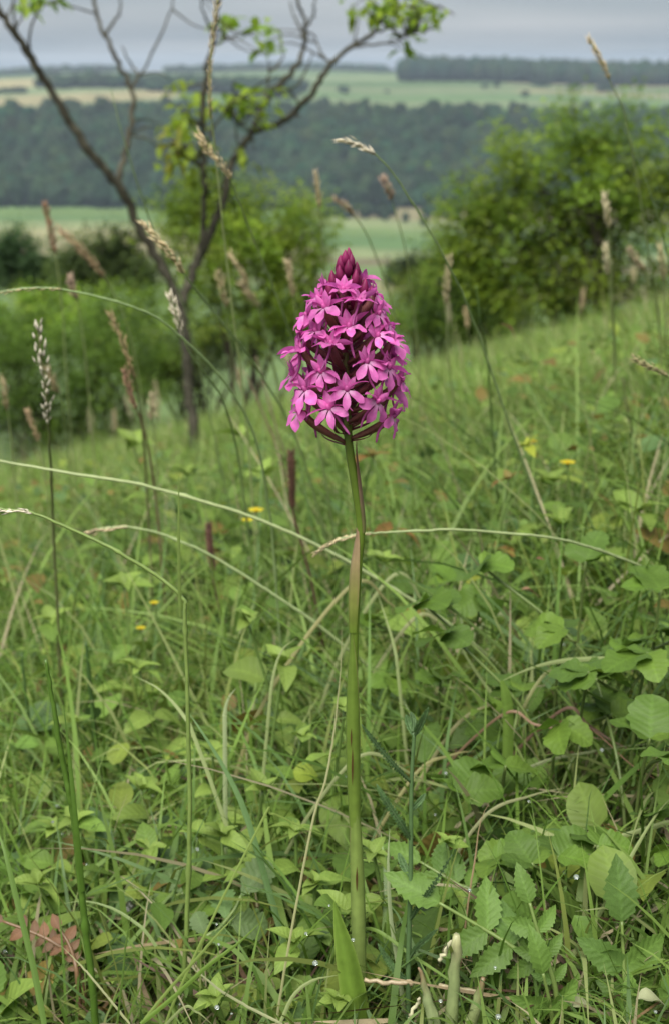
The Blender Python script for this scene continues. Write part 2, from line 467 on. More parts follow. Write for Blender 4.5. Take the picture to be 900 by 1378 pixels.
woodland('plateau_wood', 'dark flat-topped wood on the skyline at upper right', scatter(74, 640, 1690, 1790, 9.5, lambda x, y: y > 1700 + 8 * math.sin(x / 60) and x > 74 + (1745 - y) * .12), (6, 12), (19, 25), (.022, .040, .024), .2)
woodland('skyline_wood', 'distant belt of trees along the skyline at upper left', scatter(-900, 90, 2560, 2660, 15, lambda x, y: math.sin(x / 95 + 1) + .6 * math.sin(x / 43) > -1.0), (9, 15), (6, 13), (.026, .045, .024))
woodland('hilltop_copse', 'dark copse on the far hill above the pale fields at left', scatter(-285, -25, 1400, 1560, 11, lambda x, y: y > 1530 - (x + 285) * .55 + 14 * math.sin(x / 19)), (6, 9), (9, 14), WOODC)
woodland('hedge_row', 'thin dark hedge on the pale hill field at far left', scatter(-345, -280, 1462, 1478, 6), (3, 4), (4, 6), WOODC)
woodland('valley_copse', 'row of dark trees at the foot of the wooded slope behind the valley field', scatter(-10, 70, 850, 872, 6.5, lambda x, y: math.sin(x / 9) > -.6), (3, 4.5), (5, 8), WOODC)

def far_tree(label, px, py, Y, hpx, wpx, group, col=WOODC):
    """a single far tree standing on the land, its foot at a pixel"""
    p = at(px, py, Y); z = float(land(p.x, Y)); s = mpp(Y)
    h = hpx * s; w = wpx * s / 2
    root = thing('far_tree', label, 'tree', (p.x, Y, z), group)
    Vt, Ft = tube([(0, 0, -.5), (0, 0, h * .25), (.02 * h, 0, h * .6)], [h * .04, h * .03, h * .015], 6)
    put('trunk', MB().add(Vt, Ft, (.05, .04, .03)).mesh('trunk', M_BARK), root)
    mb = MB()
    for k in range(9):
        V, F = CROWNS_S[k % 4]; a = R.uniform(0, 6.28); rr = R.uniform(.1, .55) * w; q = R.uniform(.4, .62)
        W = V * np.array([w * q, w * q, h * q * .55]) + np.array([math.cos(a) * rr, math.sin(a) * rr, h * R.uniform(.42, .78)])
        mb.add(W, F, np.array(col) * R.uniform(.75, 1.3))
    put('crown', mb.mesh('crown', M_WOOD), root, kind='stuff')
    return root
FT = 'single trees far off in the fields'
for (px, Y, hp, wp, lab) in ((705, 1420, 9, 12, 'single round dark tree alone on the pale plateau field below the far wood'),
        (652, 1560, 5, 14, 'low dark bush on the plateau field, left of the lone round tree'), (668, 1570, 6, 10, 'small dark bush on the plateau field beside a low wide bush'),
        (727, 1600, 7, 36, 'long low clump of trees on the plateau field under the far wood'), (770, 1580, 6, 22, 'low clump of trees at the right end of the plateau field bushes'),
        (815, 1560, 8, 34, 'broad dark clump on the plateau field above the right hawthorn'),
        (462, 1500, 9, 22, 'grey green clump on the plateau at the tips of the bare branches'), (520, 1500, 4, 9, 'tiny dark bush on the plateau left of the far wood'),
        (610, 715, 13, 13, 'small round tree in the valley field left of the hawthorn bush'), (518, 830, 12, 10, 'small dark tree at the edge of the valley field above the orchid'),
        (545, 820, 13, 12, 'dark tree in the valley field to the right of the orchid tip'), (570, 800, 12, 14, 'wide dark tree in the valley field near the foot of the forest'),
        (20, 925, 14, 16, 'small tree at the edge of the forest at far left of the valley field')):
    p0 = None
    y_ = Y
    x_ = (px - CX) * mpp(Y)
    q = (HC - float(land(x_, Y)))                 # drop below the eye: foot pixel
    ang = math.atan2(q, Y); py = CY - FPX * math.tan(PITCH - ang)
    far_tree(lab, px, py, Y, hp, wp, FT)

# ------------------------------------------------------------------ shrubs and trees on the slope
T_KITE = leaf_grid(lambda u: .30 * math.sin(PI * min(u + .02, .985)), 2, 2, .25, .4)
T_OVAL = leaf_grid(ovate(.30), 4, 2, .25, .6)
def shrub(name, label, cat, Y, blobs, n, leaf, pal, group=None, shoots=(), foot=None, stems=6, flat=.8, bark=(.055, .045, .032)):
    """blobs: (px, py, rx, ry, weight) ellipses of foliage in the photograph, given real depth round distance Y"""
    s = mpp(Y, 400)
    cxp = foot if foot is not None else sum(b[0] for b in blobs) / len(blobs)
    fx = (cxp - CX) * s
    root = thing(name, label, cat, (fx, Y, float(gz(fx, Y)) - .02), group)
    org = np.array(root.location)
    B = []; PH = []; CC = []; SZ = []
    n = int(n * 1.7); leaf = leaf * .86
    tot = sum(b[2] * b[3] * (b[4] if len(b) > 4 else 1) for b in blobs)
    tips = []
    pal = [np.array(q) for q in pal]
    for b in blobs:
        px, py, rx, ry = b[:4]; wgt = b[4] if len(b) > 4 else 1
        btone = R.uniform(.72, 1.2); nb = int(n * rx * ry * wgt / tot); dep = R.uniform(-.25, .25) * rx * s
        c0 = np.array(at(px, py, Y)) + np.array([0, dep, 0])
        ncl = max(7, nb // 75)
        for k in range(ncl):
            d = rng.normal(size=3); d /= np.linalg.norm(d); rr = R.random() ** .45
            cc = c0 + d * rr * np.array([rx * s, min(rx, ry * 1.3) * s * flat, ry * s])
            m = nb // ncl + 1
            sg = R.uniform(.05, .125) * (leaf / .035) ** .5
            ax = rng.normal(size=3) * .6 + d * .6 + np.array([0, 0, .7]); ax /= np.linalg.norm(ax)
            q = cc + rng.normal(size=(m, 3)) * sg * .55 + rng.uniform(-1.4, 1.4, (m, 1)) * ax * sg
            B.append(q); tone = pal[rng.integers(len(pal))] * R.uniform(.82, 1.22) * btone
            CC.append(tone[None] * rng.uniform(.88, 1.14, (m, 1))); SZ.append(rng.uniform(.65, 1.2, m) * leaf)
            if k % max(1, ncl // 5) == 0: tips.append(cc)
    for (x0, y0, x1, y1, m) in shoots:
        a, b_ = np.array(at(x0, y0, Y)), np.array(at(x1, y1, Y)); off = np.array([0, R.uniform(-.2, .2), 0])
        t = rng.random((m, 1))
        B.append(a + off + (b_ - a) * t + rng.normal(size=(m, 3)) * .045)
        tone = pal[0]; CC.append(tone[None] * rng.uniform(.8, 1.3, (m, 1))); SZ.append(rng.uniform(.6, 1.2, m) * leaf); tips.append(b_ + off); tips.append(a + off)
    B = np.concatenate(B); CC = np.concatenate(CC); SZ = np.concatenate(SZ); M = len(B)
    mb = MB()
    batch_leaves(mb, T_KITE, B, rng.uniform(0, 2 * PI, M), rng.normal(.0, .46, M), rng.normal(0, .45, M), SZ, CC)
    put('foliage', mb.mesh('foliage', M_TREELEAF, org), root, kind='stuff')
    for k in range(stems):
        st = org + np.array([R.uniform(-.12, .12), R.uniform(-.12, .12), -.03])
        mids = tips[(k * 7) % len(tips)]
        mb = MB()
        mid = st * .45 + mids * .55 + np.array([R.uniform(-.1, .1), 0, .06])
        Pp = spline([st, mid, mids], 10)
        V, F = tube(Pp, np.linspace(.02, .004, 10), 6); mb.add(V, F, bark)
        for q in range(7):
            tp = tips[R.randrange(len(tips))]; i = R.randrange(3, 8)
            if np.linalg.norm(tp - Pp[i]) < .8:
                V, F = tube(spline([Pp[i], (Pp[i] + tp) / 2 + np.array([0, 0, .04]), tp], 6), np.linspace(.008, .002, 6), 5); mb.add(V, F, bark)
        put('stem', mb.mesh('stem', M_BARK, org), root)
    return root
YG = (.285, .40, .045); MG = (.185, .30, .036); DG = (.10, .175, .030); OG = (.215, .285, .046)
shrub('hawthorn_bush', 'big green hawthorn bush with upright shoots at the right edge of the meadow', 'bush', 8.2,
      [(775, 245, 110, 75), (805, 190, 62, 45, .7), (700, 225, 45, 40, .6), (720, 330, 110, 85, 1.3), (840, 320, 110, 100, .8), (655, 295, 62, 34, 1.6), (645, 345, 65, 60, 1.5), (800, 400, 150, 60), (880, 260, 60, 60), (690, 405, 70, 50)],
      15000, .040, [MG, OG, YG, MG, YG, DG], shoots=[(765, 215, 775, 118, 190), (800, 215, 860, 120, 220), (700, 250, 668, 170, 170), (735, 240, 742, 150, 170), (825, 215, 828, 138, 150), (650, 290, 592, 272, 170), (870, 230, 905, 165, 150), (665, 265, 605, 240, 120), (780, 200, 812, 140, 150), (850, 220, 885, 150, 120)], foot=790, stems=9)
shrub('dark_thorn_bush', 'low dark thicket at the left foot of the hawthorn, just behind the orchid', 'bush', 9.2,
      [(625, 415, 65, 55), (585, 430, 50, 40), (660, 430, 60, 40), (610, 375, 45, 40)], 5200, .036, [DG, MG, DG, (.06, .10, .03)], foot=625)
shrub('olive_shrub', 'small olive green shrub seen between the orchid and the hawthorn', 'bush', 11.5,
      [(560, 400, 50, 38), (545, 430, 45, 40), (600, 395, 40, 30)], 3200, .036, [OG, (.12, .15, .045), MG], foot=560)
shrub('leafy_hazel_bush', 'rounded bright green bush behind the bare tree, left of the orchid', 'bush', 9.6,
      [(350, 320, 95, 70), (280, 330, 75, 75), (400, 340, 55, 60), (330, 400, 100, 65), (255, 270, 40, 45), (400, 420, 60, 50), (310, 270, 50, 30)], 11000, .042, [MG, YG, YG, MG, OG], foot=335, shoots=[(255, 260, 235, 200, 60), (300, 260, 320, 230, 40), (390, 300, 425, 265, 50)])
shrub('scrub_bush', 'wide green scrub bush below the slope at the left edge', 'bush', 11.0,
      [(60, 480, 95, 60), (150, 500, 95, 70), (30, 550, 70, 55), (110, 560, 90, 50)], 8500, .042, [(.15, .25, .034), (.11, .19, .03), DG, DG], foot=90)
shrub('rounded_scrub', 'domed light green scrub bush in front of the bare tree trunk at left', 'bush', 12.5,
      [(190, 420, 55, 42), (130, 440, 75, 40), (200, 480, 80, 50)], 6500, .042, [MG, (.22, .33, .04), DG], foot=165)
shrub('grey_willow_scrub', 'dull olive bush between the bare tree trunk and the meadow edge', 'bush', 11.5,
      [(255, 470, 55, 40), (300, 455, 50, 35), (215, 500, 50, 35), (350, 460, 40, 25)], 4500, .038, [OG, DG, (.10, .13, .05)], foot=270)
shrub('pale_scrub', 'yellow green scrub bush on the slope at the far left margin', 'bush', 15.0,
      [(30, 425, 55, 40), (80, 420, 60, 35), (10, 470, 40, 40)], 5000, .05, [MG, OG, DG], foot=45)
shrub('hollow_tree', 'dark bushy tree in the hollow at the left edge below the valley field', 'tree', 30,
      [(25, 355, 45, 45), (60, 365, 40, 35), (0, 340, 30, 35)], 4200, .13, [(.065, .12, .045), (.08, .14, .05)], foot=30, stems=5)
shrub('hollow_tree', 'broad dull green tree in the hollow behind the bare tree limb', 'tree', 27,
      [(140, 350, 60, 45), (190, 355, 50, 42), (110, 370, 45, 35)], 5200, .12, [(.11, .16, .05), (.12, .175, .05)], foot=150, stems=5)
shrub('hollow_tree', 'small grey green tree top far below between orchid and hawthorn', 'tree', 40,
      [(560, 358, 24, 14), (600, 362, 28, 16), (535, 368, 22, 12)], 2600, .14, [(.08, .12, .055)], foot=570, stems=3)

# the sparse tree: trunk, limbs and single leaves
TY = hit(266, 630)
s5 = mpp(TY, 300)
tb = np.array(at(267, 628, TY)); tb[2] = float(gz(tb[0], TY)) - .03
tree = thing('sparse_tree', 'young half bare tree with forked dark limbs at left', 'tree', tb)
LIMB_PTS = []
def limb(name, pts, r0, r1, parent=tree, bark=(.058, .054, .038), n=None):
    P = [np.array(at(px, py, TY + dy)) for (px, py, dy) in pts]
    n = n or 6 * len(P)
    C = spline(P, n); C[1:-1] += rng.normal(0, .0018, (n - 2, 3))
    LIMB_PTS.extend(list(C))
    rr = np.linspace(r0, r1, n) * .70 * s5 * (1 + rng.uniform(-.1, .1, n))
    V, F = tube(C, rr, 9)
    cc = np.array(bark)[None] * rng.uniform(.8, 1.2, (len(V), 1))
    return put(name, MB().add(V, F, cc).mesh(name, M_BARK, tb), parent)
limb('trunk', [(270, 645, 0), (262, 590, 0), (254, 520, 0), (249, 455, 0), (246, 400, 0)], 10, 11)
limb('limb', [(247, 412, 0), (225, 370, 0), (190, 310, -.02), (160, 250, -.05), (115, 195, -.08), (75, 130, -.1), (40, 75, -.12), (10, 30, -.14), (-20, -20, -.15)], 10, 6)
limb('limb', [(160, 250, -.05), (168, 210, 0), (177, 165, .03), (178, 125, .05), (160, 85, .06), (140, 45, .08), (128, 5, .1), (120, -30, .1)], 6, 3)
limb('limb', [(246, 408, 0), (262, 360, .02), (285, 310, .04), (303, 265, .05), (315, 215, .08), (342, 175, .1), (356, 140, .12), (385, 105, .12), (405, 75, .15), (412, 35, .15), (398, -5, .15)], 10, 3)
limb('limb', [(342, 176, .1), (385, 160, .08), (420, 125, .05), (445, 88, .03), (470, 65, .02), (500, 45, 0), (520, 15, 0), (540, -15, 0)], 6.5, 3)
limb('limb', [(266, 355, .02), (274, 300, 0), (275, 240, -.03), (272, 170, -.05), (278, 100, -.06), (290, 40, -.08), (296, -20, -.1)], 6, 4)
for a in ([(40, 75, -.12), (22, 40, -.14), (18, 5, -.16), (26, -20, -.17)], [(55, 100, -.1), (40, 60, -.2), (48, 20, -.25), (60, -15, -.3)],
          [(143, 48, .08), (160, 22, .1), (163, 0, .1), (158, -20, .1)], [(179, 120, .05), (186, 105, .08), (210, 65, .1), (228, 20, .12), (234, -15, .13)],
          [(188, 103, .08), (176, 85, .12), (165, 62, .14)], [(356, 140, .12), (362, 100, .16), (360, 80, .18)], [(362, 95, .16), (380, 80, .2), (376, 60, .2)],
          [(410, 50, .15), (398, 25, .18), (390, 0, .2)], [(411, 40, .15), (424, 15, .12), (420, -10, .1)], [(445, 88, .03), (432, 70, .05), (425, 50, .08)],
          [(375, 125, .13), (400, 115, .18), (415, 85, .2), (420, 70, .2)], [(470, 65, .02), (500, 60, 0), (530, 55, -.03), (555, 45, -.05)], [(500, 45, 0), (525, 35, .05), (560, 15, .1), (590, 8, .12)],
          [(290, 60, -.08), (275, 20, -.1), (270, -10, -.12)], [(272, 170, -.05), (255, 155, -.1), (240, 140, -.12)], [(275, 230, -.03), (250, 210, -.06), (230, 190, -.08)], [(305, 150, 0), (320, 165, .05), (336, 180, .1)],
          [(274, 200, -.04), (300, 155, -.03), (318, 140, 0)]):
    limb('twig', a, 3.0, 1.2, n=12)
def leaf_mesh(name, tpl, col, mat=M_LEAF, jit=.0):
    V, F, L = tpl
    return MB().add(V, F, np.array(col) * rng.uniform(1 - jit, 1 + jit, (len(V), 1)), L).mesh(name, mat)
TL = [leaf_mesh('tree_leaf', leaf_grid(ovate(.24), 6, 2, .3, c_, .1, k), c, M_TREELEAF) for k, (c, c_) in enumerate(((YG, .7), (MG, .4), ((.24, .32, .04), 1.0), ((.26, .27, .05), .9)))]
for (px, py, sx, sy, n, pal) in ((562, 22, 28, 22, 48, (1, 0)), (528, 6, 36, 14, 36, (1, 0)), (575, 10, 22, 12, 14, (0, 1)), (545, 58, 12, 14, 12, (1,)), (480, 15, 20, 14, 12, (0, 2)), (360, 45, 18, 14, 16, (1, 0)), (362, 65, 16, 10, 8, (1,)), (302, 35, 12, 16, 14, (1, 0)),
                                  (60, 5, 25, 8, 12, (0, 1)), (35, 8, 14, 12, 10, (0, 1)), (240, 190, 24, 28, 34, (2, 3, 0)), (230, 215, 14, 20, 14, (3, 2)), (265, 205, 20, 25, 24, (0, 2)), (250, 130, 28, 18, 16, (0, 2)), (255, 160, 26, 15, 12, (0, 2)),
                                  (330, 130, 24, 18, 26, (1, 0)), (345, 150, 22, 14, 14, (1, 0)), (300, 140, 20, 14, 12, (0,)), (370, 125, 14, 14, 8, (0,)), (335, 205, 10, 12, 8, (2,)), (270, 235, 20, 15, 14, (0, 2)), (355, 165, 12, 6, 6, (0,)), (232, 165, 16, 14, 10, (2, 0))):
    LP = np.array(LIMB_PTS)
    for k in range(max(3, n // 4)):
        e = np.array(at(px + R.gauss(0, sx * .7), py + R.gauss(0, sy * .7), TY + R.gauss(0, .05)))
        j = LP[np.argmin(np.linalg.norm(LP - e, axis=1) + rng.uniform(0, .03, len(LP)))]
        C = spline([j, (j + e) / 2 + rng.normal(0, .012, 3) + np.array([0, 0, .01]), e], 8)
        V, F = tube(C, np.linspace(1.5, .5, 8) * s5, 5)
        put('twig', MB().add(V, F, (.058, .054, .036)).mesh('twig', M_BARK, tb), tree)
    for k in range(n):
        p = np.array(at(px + R.gauss(0, sx * .62), py + R.gauss(0, sy * .62), TY + R.gauss(0, .05))) - tb
        put('leaf', TL[R.choice(pal)], tree, mat4=mat_from(p, R.uniform(0, 2 * PI), R.uniform(-.8, .4), R.uniform(-.6, .6), R.uniform(.034, .064) * TY / 4.7))

# ------------------------------------------------------------------ grass and ground cover
def nz(x, y, f, s=0.0):
    return (np.sin(x * f * 1.7 + y * f * .9 + s) + np.sin(y * f * 1.9 - x * f * .8 + 2 * s + 1) + np.sin((x + y) * f * 2.7 + 3 * s)) / 3
GP = np.array([(.098, .180, .028), (.138, .228, .038), (.178, .270, .056), (.102, .180, .050), (.165, .205, .046), (.35, .31, .18), (.25, .295, .105)])
def blade_cols(M, p, x=None, y=None):
    c = GP[rng.choice(len(GP), M, p=p)] * rng.uniform(.82, 1.18, (M, 1))
    if x is not None: c = c * (1 + .22 * nz(x, y, 2.3, 1.0))[:, None]
    return c
def sample(n, y0, y1, m0, m1, power):
    t = rng.random(n)
    y = (y0 ** power + t * (y1 ** power - y0 ** power)) ** (1 / power)
    x = rng.uniform(-1, 1, n) * (m0 + m1 * y)
    return x, y
mb = MB()
# low tangled turf near the orchid
x, y = sample(32000, .47, 2.4, .12, .30, 1.0); M = len(x)
L = rng.uniform(.05, .17, M) * np.clip(.35 + (y - .45) * 1.1, .35, 1.0) * np.clip(1.55 - .45 * y, .5, 1) * rng.choice([.7, 1, 1.3], M)
batch_blades(mb, np.stack([x, y, gz(x, y)], 1), rng.uniform(0, 2 * PI, M), L, rng.uniform(.0012, .0034, M), rng.uniform(.05, .8, M), rng.uniform(.1, 1.9, M), blade_cols(M, [.23, .27, .20, .12, .10, .03, .05], x, y), 5)
# fallen and leaning long blades, many of them dry
x, y = sample(2300, .50, 2.6, .15, .30, 1.0); M = len(x)
L = rng.uniform(.10, .30, M) * np.clip(.4 + (y - .45), .4, 1.0) * np.clip(1.5 - .45 * y, .45, 1)
batch_blades(mb, np.stack([x, y, gz(x, y) + .01], 1), rng.uniform(0, 2 * PI, M), L, rng.uniform(.002, .0045, M), rng.uniform(.5, 1.25, M), rng.uniform(.2, 1.0, M), blade_cols(M, [.12, .20, .28, .12, .08, .08, .12]), 6)
# short turf in front of the orchid
x, y = sample(7000, .30, .52, .10, .34, 1.0); M = len(x)
batch_blades(mb, np.stack([x, y, gz(x, y)], 1), rng.uniform(0, 2 * PI, M), rng.uniform(.015, .04, M), rng.uniform(.0012, .003, M), rng.uniform(.2, 1.1, M), rng.uniform(.1, 1.2, M), blade_cols(M, [.22, .24, .18, .12, .10, .07, .07], x, y), 4)
# meadow beyond
x, y = sample(110000, 1.7, 8.5, .5, .30, 1.3); M = len(x)
L = rng.uniform(.05, .125, M)
batch_blades(mb, np.stack([x, y, gz(x, y)], 1), rng.uniform(0, 2 * PI, M), L, rng.uniform(.0018, .0042, M), rng.uniform(.02, .55, M), rng.uniform(.1, 1.4, M), blade_cols(M, [.07, .20, .32, .04, .16, .04, .17], x, y) * 1.22, 3)
# fine flowering stalks that soften the crest
x, y = sample(4200, 2.6, 8.5, .5, .30, 1.4); M = len(x)
batch_blades(mb, np.stack([x, y, gz(x, y)], 1), rng.uniform(0, 2 * PI, M), rng.uniform(.09, .19, M), rng.uniform(.0012, .0024, M), rng.uniform(.0, .25, M), rng.uniform(.0, .6, M), blade_cols(M, [.05, .14, .25, .05, .17, .12, .22], x, y), 3, 2.5)
# slope behind the crest
x, y = sample(16000, 8.6, 15.5, 1, .42, 1.2); M = len(x)
batch_blades(mb, np.stack([x, y, gz(x, y)], 1), rng.uniform(0, 2 * PI, M), rng.uniform(.06, .15, M), rng.uniform(.008, .014, M), rng.uniform(.02, .5, M), rng.uniform(.1, 1.2, M), blade_cols(M, [.2, .2, .2, .1, .15, .05, .10], x, y), 3)
tag(put('meadow_grass', mb.mesh('meadow_grass', M_GRASS)), 'tangled green and straw coloured meadow grass covering the slope', 'grass', kind='stuff')

mb = MB()
CP = np.array([(.100, .175, .032), (.135, .220, .040), (.175, .255, .048), (.085, .150, .048), (.19, .25, .042), (.20, .15, .04)])
TC = [leaf_grid(ovate(.28), 5, 2, .35, .9), leaf_grid(roundish(.40), 6, 2, .25, .5), leaf_grid(toothed(ovate(.30), 5, .3), 10, 2, .25, .6), leaf_grid(lance(.13), 6, 2, .3, .9), leaf_grid(obov(.33), 6, 2, .2, .5)]
for k, tpl in enumerate(TC):
    x, y = sample(3000, .50, 2.4, .14, .30, 1.0)
    kp = nz(x, y, 5, k * 1.7) > -.15 + .1 * rng.normal(size=len(x)) + .35 * np.clip(y - 1.0, 0, 1); x, y = x[kp], y[kp]; M = len(x)
    h = rng.uniform(.005, .10, M) * np.clip(.25 + (y - .45) * 1.2, .25, 1.1)
    cc = CP[rng.choice(6, M, p=[.25, .25, .15, .15, .12, .08])] * rng.uniform(.75, 1.25, (M, 1)) * (1 + .2 * nz(x, y, 3, k))[:, None]
    batch_leaves(mb, tpl, np.stack([x, y, gz(x, y) + h], 1), rng.uniform(0, 2 * PI, M), rng.normal(.25, .4, M), rng.normal(0, .35, M), rng.choice([.008, .012, .017, .024, .031], M, p=[.22, .28, .25, .16, .09]) * rng.uniform(.8, 1.2, M), cc)
    x, y = sample(1500, 2.2, 7.0, .5, .30, 1.2)
    kp = nz(x, y, 2.2, k * 1.3) > 0.15; x, y = x[kp], y[kp]; M = len(x)
    cc = CP[rng.choice(6, M)] * rng.uniform(.75, 1.25, (M, 1))
    batch_leaves(mb, TC[k % 2], np.stack([x, y, gz(x, y) + rng.uniform(.01, .06, M)], 1), rng.uniform(0, 2 * PI, M), rng.normal(.3, .45, M), rng.normal(0, .4, M), rng.uniform(.014, .034, M), cc)
tag(put('ground_cover', mb.mesh('ground_cover', M_COVER)), 'low carpet of small broad leaves growing through the meadow grass', 'ground cover', kind='stuff')

# dry litter between the stems
mb = MB()
x, y = sample(3000, .46, 1.5, .15, .32, 1.0); M = len(x)
LC = np.array([(.26, .20, .11), (.16, .10, .05), (.34, .28, .17), (.10, .06, .035)])
batch_blades(mb, np.stack([x, y, gz(x, y) + rng.uniform(.002, .012, M)], 1), rng.uniform(0, 2 * PI, M), rng.uniform(.02, .10, M), rng.uniform(.0012, .004, M), rng.uniform(1.2, 1.55, M), rng.uniform(-.1, .3, M), LC[rng.integers(0, 4, M)] * rng.uniform(.6, 1.2, (M, 1)), 4)
tag(put('leaf_litter', mb.mesh('leaf_litter', M_STRAW)), 'brown and straw coloured dead stems lying on the soil between plants', 'litter', kind='stuff')

# ------------------------------------------------------------------ the orchid
OY = 0.50
def op(px, py, dy=0.0): return np.array(at(px, py, OY + dy))
sO = mpp(OY, 500)
obase = op(488, 1440); obase[2] = float(gz(obase[0], OY)) - .004
orchid = thing('pyramidal_orchid', 'tall orchid with a dense cone of magenta pink flowers in the foreground centre', 'orchid', obase)
STEM_PX = [(466, 338), (466, 380), (465, 440), (465, 500), (467, 560), (470, 605), (478, 655), (485, 712), (481, 765), (477, 840), (475, 920), (475, 1000), (477, 1090), (480, 1170), (482, 1250), (484, 1330), (487, 1400), (488, 1440)]
SC = spline([op(*p) for p in STEM_PX[:-1]] + [obase], 110)
pyS = np.interp(np.linspace(0, len(STEM_PX) - 1, 110), np.arange(len(STEM_PX)), [p[1] for p in STEM_PX])
def stem_at(py): 
    return np.array([np.interp(py, pyS, SC[:, k]) for k in range(3)])
rS = np.interp(pyS, [338, 380, 450, 560, 620, 720, 900, 1080, 1250, 1440], [1.2, 2.6, 4.0, 5.6, 6.0, 6.1, 6.5, 7.2, 8.2, 9.2]) * sO
V, F = tube(SC, rS, 14)
ang = np.tile(np.arange(14), 110); ridge = 1 + .035 * ((ang % 2) * 2 - 1)
pv = np.repeat(pyS, 14)
g_top, g_mid, g_low = np.array([.12, .085, .055]), np.array([.105, .165, .020]), np.array([.15, .215, .045])
cs = np.stack([np.interp(pv, [340, 470, 540, 900, 1100, 1300], [a, b * .6 + a * .4, b, b, c_, c_]) for a, b, c_ in zip(g_top, g_mid, g_low)], 1) * ridge[:, None]
cs = np.concatenate([cs, cs[:1], cs[-1:]])
put('stem', MB().add(V, F, cs).mesh('stem', M_STEM, obase), orchid)

def sheath(name, py0, py1, face, wrap, lift, cols, tipoff=0.0, lab=None, nseg=18, pw=.8):
    """a leaf clasping the stem from py0 (low) to its free tip at py1; face = compass angle of its midrib"""
    mb = MB(); nv = 9; Vv = []; Cc = []; Ll = []
    for i in range(nseg + 1):
        t = i / nseg; py = py0 + (py1 - py0) * t
        c0 = stem_at(py); r = float(np.interp(py, pyS, rS)) + lift * (.25 + .75 * math.sin(PI * min(t * 1.1, 1)))
        w = wrap * (1 - t ** 3.2) ** pw * (1 if t < .5 else 1)
        off = tipoff * t ** 3
        fa = face
        for j in range(nv):
            a = fa + w * (j / (nv - 1) * 2 - 1)
            rr = r * (1 + .10 * (1 - abs(j / (nv - 1) * 2 - 1)))
            Vv.append(c0 + np.array([math.cos(a) * rr + math.cos(fa) * off, math.sin(a) * rr + math.sin(fa) * off, 0]))
            e = abs(j / (nv - 1) * 2 - 1)
            col = np.array([np.interp(t, np.linspace(0, 1, len(cols)), [q[k] for q in cols]) for k in range(3)])
            if e > .8 and t > .25: col = col * .55 + np.array([.27, .21, .10]) * .45
            Cc.append(col * (1 + .06 * ((j % 2) * 2 - 1))); Ll.append((t, 0, 0))
    m = nv
    Ff = np.array([(i * m + j, i * m + j + 1, (i + 1) * m + j + 1, (i + 1) * m + j) for i in range(nseg) for j in range(nv - 1)])
    mb.add(Vv, Ff, np.array(Cc), Ll)
    o = put(name, mb.mesh(name, M_STEM, obase), orchid)
    if lab: o['label'] = lab
    return o
GRN, PUR, PINK = (.135, .19, .03), (.15, .085, .06), (.27, .19, .11)
sheath('sheath_leaf', 716, 584, -.05, 1.15, .0004, [(.14, .15, .045), (.16, .115, .07), (.15, .085, .055), (.20, .07, .06)], .0014, 'brownish purple pointed sheath leaf just below the flowers')
sheath('sheath_leaf', 850, 698, PI + .45, 1.5, .0011, [(.105, .165, .020), (.19, .20, .05), (.27, .20, .10), (.25, .15, .09)], -.0006, 'pale pink edged sheath leaf at mid stem')
sheath('sheath_leaf', 1110, 850, -PI / 2 - .5, 2.2, .0008, [(.13, .195, .032), (.125, .19, .03), (.115, .18, .026), (.11, .17, .024)], 0)
sheath('sheath_leaf', 1330, 1060, -PI / 2 + .35, 2.5, .0006, [(.18, .25, .062), (.185, .25, .065), (.17, .235, .055), (.15, .215, .045)], 0)
# brown scars on the lower sheaths
for (px, py, h, w) in ((471, 1020, 62, 2.6), (470, 985, 30, 2.0), (473, 1172, 42, 3.0)):
    Vl, Fl, Ll = leaf_grid(lambda u: max(.13 * math.sin(PI * min(1, u * .97 + .015)), .003), 6, 2, 0, 0)
    c0 = stem_at(py + h / 2); rr = float(np.interp(py, pyS, rS)) + .0020
    p = c0 + np.array([(px - 475) * sO * .6, -rr, 0])
    W = np.stack([Vl[:, 0] * w * sO * 4, 0 * Vl[:, 0], Vl[:, 1] * h * sO], 1)
    o = put('brown_scar', MB().add(W, Fl, (.07, .035, .012)).mesh('brown_scar', M_STEM), orchid, loc=tuple(p - obase))
# broad keeled leaf at the foot
def strip_leaf(mb, P, W, nrm, keel=.35, col=(.13, .2, .03), edge=None, nv=6):
    P = np.asarray(P); n = len(P); T = np.gradient(P, axis=0); T /= np.linalg.norm(T, axis=1)[:, None]
    Vv = []; Cc = []; Ll = []
    for i in range(n):
        a = np.cross(T[i], nrm); a /= np.linalg.norm(a) + 1e-9; nn = np.cross(a, T[i])
        for j in range(nv + 1):
            e = j / nv * 2 - 1
            Vv.append(P[i] + a * e * W[i] + nn * (-keel) * (1 - abs(e)) * W[i] * -1)
            c_ = np.array(col) * (1 + .05 * ((j % 2) * 2 - 1))
            if edge is not None and abs(e) > .8: c_ = np.array(edge)
            Cc.append(c_); Ll.append((i / (n - 1), e, .5))
    m = nv + 1
    mb.add(Vv, np.array([(i * m + j, i * m + j + 1, (i + 1) * m + j + 1, (i + 1) * m + j) for i in range(n - 1) for j in range(nv)]), np.array(Cc), Ll)
    return mb
C = spline([op(486, 1450, -.012), op(483, 1400, -.014), op(476, 1345, -.015), op(466, 1290, -.014), op(457, 1250, -.013), op(449, 1212, -.012)], 24)
Wd = np.interp(np.linspace(0, 1, 24), [0, .2, .45, .65, .8, .93, 1], [22, 22, 20, 15, 9.5, 4, .3]) * sO
o = put('leaf', strip_leaf(MB(), C, Wd, np.array([.35, -1, .15]), .45, (.115, .19, .026), (.17, .25, .045), 8).mesh('leaf', M_STEM, obase), orchid)
o['label'] = 'broad pointed green leaf clasping the foot of the stem'
C = spline([op(492, 1450, .012), op(505, 1380, .018), op(517, 1290, .03), op(521, 1190, .045), op(512, 1120, .06)], 20)
